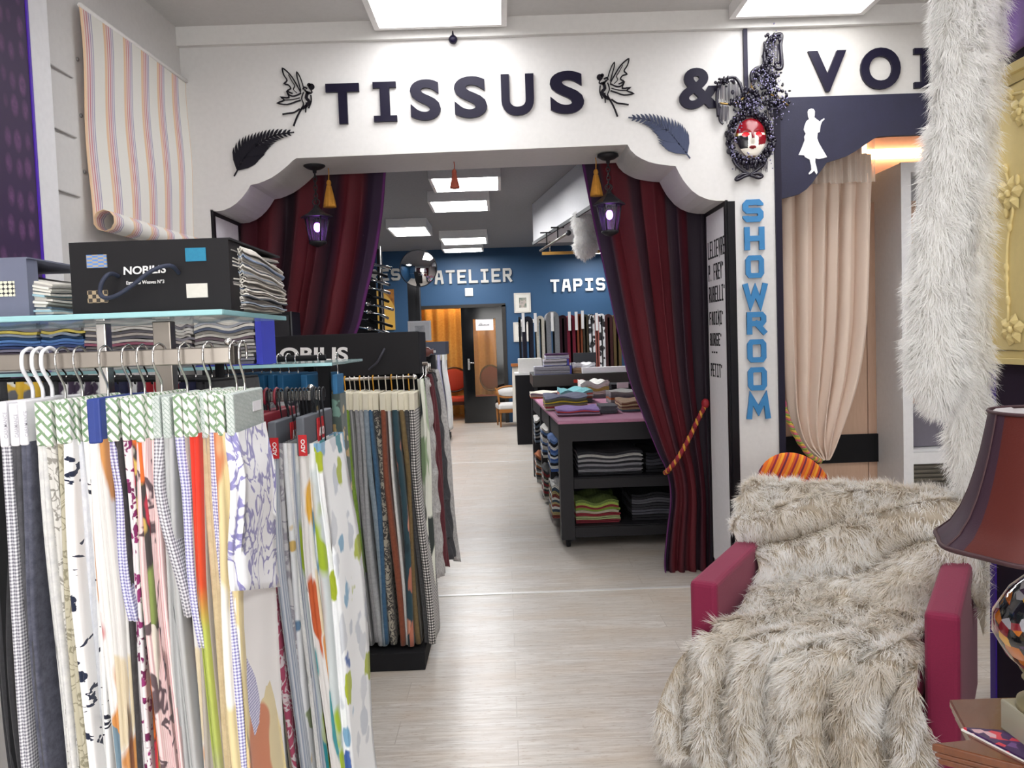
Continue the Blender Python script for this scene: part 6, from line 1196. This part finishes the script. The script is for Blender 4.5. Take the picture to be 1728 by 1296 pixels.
for i,(p0,p1,c,ds,up) in enumerate(rugs):
    x0=at(p0,560,RYY).x; x1=at(p1,560,RYY).x; w=(x1-x0); r=w/2; th=w*.36; z=zr_+up/1400*RYY-r-.01; cx=(x0+x1)/2
    m=P_blob('e0dfe0',['1c1a20','26242a'],9,.42,30+i,name='scroll_rug') if c=='z' else M(c,.95,0,.35)
    mb=MB(); 
    outer=[(cx+r*math.cos(a),z+r*math.sin(a)) for a in np.linspace(math.pi,0,11)]; inner=[(cx+(r-th)*math.cos(a),z+(r-th)*math.sin(a)) for a in np.linspace(0,math.pi,9)]
    pts=[(x0,.75)]+outer+[(x1,.75),(x1-th,.75)]+inner+[(x0+th,.75)]
    mb.poly([(x,RYY,zz) for x,zz in pts],(0,.6,0)); t=thing('hanging_rug','%s rug folded over a bar of the rug rack'%ds,'rug',(cx,RYY+.3,.75),0,'rugs on the back rack'); mb.build('rug_cloth',m,t)
    MB().tube([(cx,RYY-.005,z+(r-th)*.6),(cx,RYY+.72,z+(r-th)*.6)],max(.01,(r-th)*.35),8).build('support_bar',BLACKM,rr_)
for i,(px,y0,y1) in enumerate([(883,528,560),(903.5,528,560),(932,527,559),(961,526,558),(972.5,526,557),(983,524,555),(1007,528,558)]):
    a=at(px-1.8,y1,RYY-.02); b=at(px+1.8,y0,RYY-.02); tag(MB().box((a.x,RYY-.03,a.z),(b.x,RYY-.012,b.z)).build('price_strip',WHITE),'narrow white price strip on the %s rug'%['dark navy','cream and black','grey long-pile','maroon','rust orange','olive brown','dusty pink'][i],'label','white price strips on the rugs')
# ---- far lace rack, slate box, white frame ----
fr2=thing('lace_stand','stand of white lace and net samples far down the aisle','rack',(-1.0,12.9,0)); x0=at(722,700,12.6).x; x1=at(759,700,12.6).x; zt2=at(740,597,12.6).z
MB().box((x0,12.6,0),(x1-.02,13.1,.08)).build('base',BLACKM,fr2); MB().box((x0,13.05,.08),(x1-.04,13.1,zt2+.02)).build('back_panel',M('4a4a50',.6),fr2); MB().tube([(x0-.02,12.8,zt2+.02),(x1,12.8,zt2+.02)],.012,8).build('hanging_rail',STEEL,fr2); MB().box((x0,12.8,zt2+.01),(x0+.02,13.06,zt2+.03)).build('rail_arm',STEEL,fr2)
for i,(px,ck,ds) in enumerate([(728,'speckgrey','grey net'),(735,'white','plain white'),(742,'lilac','lilac and blue'),(750,'white','wide white lace')]):
    X=at(px,640,12.6).x; t_=thing('hanging_fabric','%s sample on the far lace stand'%ds,'fabric sample',(X,12.8,.12),0,'net and lace samples on the far stand'); cloth_mb(X,12.6,12.95,zt2,.12+.05*(i%2),.05,600+i,0,.15,.06,2).build('cloth',pat(ck),t_); MB().box((X-.03,12.62,zt2-.10),(X+.03,12.93,zt2)).build('header',HCR,t_); MB().tube(hookpts(X,12.8,zt2,zt2+.02,.02),.004,6).build('hook',CHROME,t_)
a=at(709,600,6.2); b=at(751,576,6.2)
t=thing('side_cabinet','black cabinet topped by slate-grey box behind the black sample stand','cabinet',((a.x+b.x)/2,6.5,0)); MB().box((a.x-.5,6.2,0),(at(722,600,6.2).x,6.9,a.z)).build('cabinet_body',BLACKM,t)
tag(MB().box((a.x-.1,6.22,a.z+.001),(b.x,6.6,b.z)).build('slate_box',M('646c80',.6),bevel=.003),'slate-grey box behind the lettered black box, overhanging its cabinet','box')
picture('white framed picture standing on slate-grey box behind the lettered box',690,541,727,576,6.4,M('eceef4',.4),M('e4e6ea',.6),art(['d0d4dc','b0b4bc','dcdce0','7a6a68'],10),.012)
t=thing('pole_finial','brown turned finial on white curtain pole before the slate-grey box','curtain pole',tuple(at(724,593,5.4))); a=at(712,594,5.4); MB().lathe([(.004,-.04),(.02,-.03),(.032,-.005),(.03,.015),(.012,.03),(.02,.045)],(a.x+.03,5.4,a.z),16,axis='X').build('finial',M('6a3a34',.4),t); MB().tube([(-3.5,5.4,a.z),(a.x+.09,5.4,a.z)],.008,8).build('pole',M('d8d8da',.4),t)
# ================= beaded mask =================
mk=thing('carnival_mask','white, red and black carnival mask with beaded black headdress on pillar','mask',tuple(at(1266,300,FRONT)))
s_=1/4.8; MP=lambda x,y,off=.03:(lambda p:Vector((p.x,FRONT-off,p.z)))(at(1180+x*s_,50+y*s_,FRONT))
cF=MP(405,890); rx=(MP(530,890)-MP(282,890)).x/2; rz=(MP(405,735)-MP(405,1052)).z/2
def face(u,v):
    a=(u-.5)*2; b=(v-.5)*2   # a -1..1 across, b -1 bottom..1 top
    w=math.sqrt(max(0,1-b*b)); nar=1-.22*max(0,-b); x=a*w*nar; d=.055*math.sqrt(max(0,1-x*x*.9-b*b*.85))
    d+=.020*math.exp(-((x/.11)**2))*max(0,math.exp(-((b+.12)/.22)**2))    # nose
    d-=.010*sum(math.exp(-(((x-s*.42)/.2)**2+((b-.14)/.13)**2)) for s in(-1,1))
    d+=.007*math.exp(-((x/.22)**2+((b+.50)/.07)**2)); d+=.004*math.exp(-((x/.25)**2+((b+.85)/.12)**2))
    return (cF.x+x*rx,FRONT-.012-d,cF.z+b*rz)
mb=MB(); nu,nv=60,72; vs=[face(i/nu,j/nv) for j in range(nv+1) for i in range(nu+1)]; fs=[];mi=[]
for j in range(nv):
    for i in range(nu):
        u=(i+.5)/nu; v=(j+.5)/nv; b=(v-.5)*2; w=math.sqrt(max(0,1-b*b)); x=(u-.5)*2*w*(1-.22*max(0,-b))
        k=0
        if ((x/.24)**2+((b+.52)/.085)**2)<1: k=1        # lips
        elif any((((x-s*.42)/.24)**2+((b-.14)/.10)**2)<1 for s in(-1,1)): k=4
        elif b>.22+.25*abs(x) and abs(x)<.62: k=1
        elif x>.38 and b<.12 and b>-.5+.2*x: k=1 if b>-.45 else 0
        elif x<-.30 and b<.12 and b>-.55: k=2
        elif b>.25 and x<-.45: k=1
        elif abs(x)<.10 and b>-.1 and b<.3: k=5
        elif abs(x)>.86 or b<-.93: k=3
        elif b>.22: k=5 if abs(x)>.75 else 1
        q=j*(nu+1)+i; fs.append((q,q+1,q+nu+2,q+nu+1)); mi.append(k)
mb.add(vs,fs,0,None,True); mb.mi=mi
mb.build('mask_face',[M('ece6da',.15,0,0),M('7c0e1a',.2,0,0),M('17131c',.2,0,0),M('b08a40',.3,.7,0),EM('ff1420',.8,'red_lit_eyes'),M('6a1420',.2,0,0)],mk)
BD=M('1a1626',.25); BS=M('8a86a8',.1,.6,0); GD=M('7a6234',.35,.7)
rn=random.Random(9)
# ruffle around the face
mb=MB()
for i in range(260):
    a=2*math.pi*i/260; k=rn.uniform(1.0,1.34)
    p=Vector((cF.x+rx*1.18*k*math.cos(a),FRONT-rn.uniform(.01,.045),cF.z+rz*1.10*(k if math.sin(a)<0 else 1.0+(k-1)*.8)*math.sin(a))); mb.ell(tuple(p),(rn.uniform(.008,.014),.010,rn.uniform(.008,.018)),6,5)
mb.build('ruffle',BD,mk)['kind']='stuff'
beads=MB(); strands=MB(); wires=MB(); gw=MB()
def loop(pts,r=.009,m=wires): m.tube(cat([MP(x,y,.035) for x,y in pts],6),r,7)
loop([(140,720),(128,560),(150,470),(210,415),(270,405),(310,450),(335,520),(345,560)]); loop([(150,610),(250,618),(330,580),(400,510),(408,440),(400,380),(440,335),(500,320)],.006,gw); loop([(410,490),(450,540),(490,575)],.007,gw); loop([(560,540),(630,575),(705,630)],.005,gw)
loop([(520,330),(510,230),(530,130),(570,80),(645,60),(640,150),(650,320),(600,330)],.011); loop([(420,470),(405,380),(450,330),(510,330),(540,380),(530,440)],.01); loop([(150,610),(150,740),(180,780)],.006)
for x0,x1,y0,y1,n in ((150,330,430,610,26),(160,225,620,780,12),(545,645,110,310,18),(420,520,350,470,14),(280,540,1060,1170,40),(545,580,560,760,8)):
    for i in range(n):
        x=x0+(x1-x0)*i/(n-1)+rn.uniform(-3,3); a=MP(x,y0+rn.uniform(0,25),.03); b=MP(x+rn.uniform(-4,4),y1-rn.uniform(0,40),.03); strands.tube([a,b],.0013,4)
def scatter(cx,cy,sx,sy,n,rmin=.0028,rmax=.0055):
    for i in range(n):
        p=MP(cx+rn.gauss(0,sx),cy+rn.gauss(0,sy),rn.uniform(.03,.08)); beads.ell(tuple(p),rn.uniform(rmin,rmax),6,5)
scatter(370,640,60,35,60); scatter(560,480,35,60,70); scatter(560,200,20,80,30); scatter(630,640,35,60,45); scatter(560,900,10,120,40); scatter(250,900,10,120,30); scatter(400,1060,90,20,30); scatter(460,410,35,40,30); scatter(300,800,20,60,20); scatter(440,630,50,40,30)
blk=MB()
for cx,cy,sx,sy,n in ((400,600,75,55,110),(560,430,28,80,110),(530,260,14,85,60),(600,590,45,50,60),(300,600,60,14,30),(450,380,25,30,30),(210,440,45,14,25),(420,540,25,35,40),(590,95,30,14,20)):
    for i in range(n):
        p=MP(cx+rn.gauss(0,sx),cy+rn.gauss(0,sy),rn.uniform(.02,.055)); blk.ell(tuple(p),(rn.uniform(.005,.011),.008,rn.uniform(.005,.014)),6,5)
beads.build('silver_beads',BS,mk)['kind']='stuff'; strands.build('bead_fringe',M('3a3648',.3,.4),mk)['kind']='stuff'; wires.build('headdress_wire',BD,mk); gw.build('gold_trim',GD,mk); blk.build('headdress',BD,mk)['kind']='stuff'
mb=MB(); 
for pts in ([(400,1185),(340,1180),(285,1215),(300,1225),(360,1195),(400,1185)],[(400,1185),(460,1175),(495,1195),(470,1210),(400,1188)],[(260,1060),(290,1110),(350,1160),(400,1185)],[(530,1050),(500,1110),(450,1150),(400,1185)]): mb.tube(cat([MP(x,y,.03) for x,y in pts],5),.009,6)
mb.build('ribbon_bow',BD,mk)
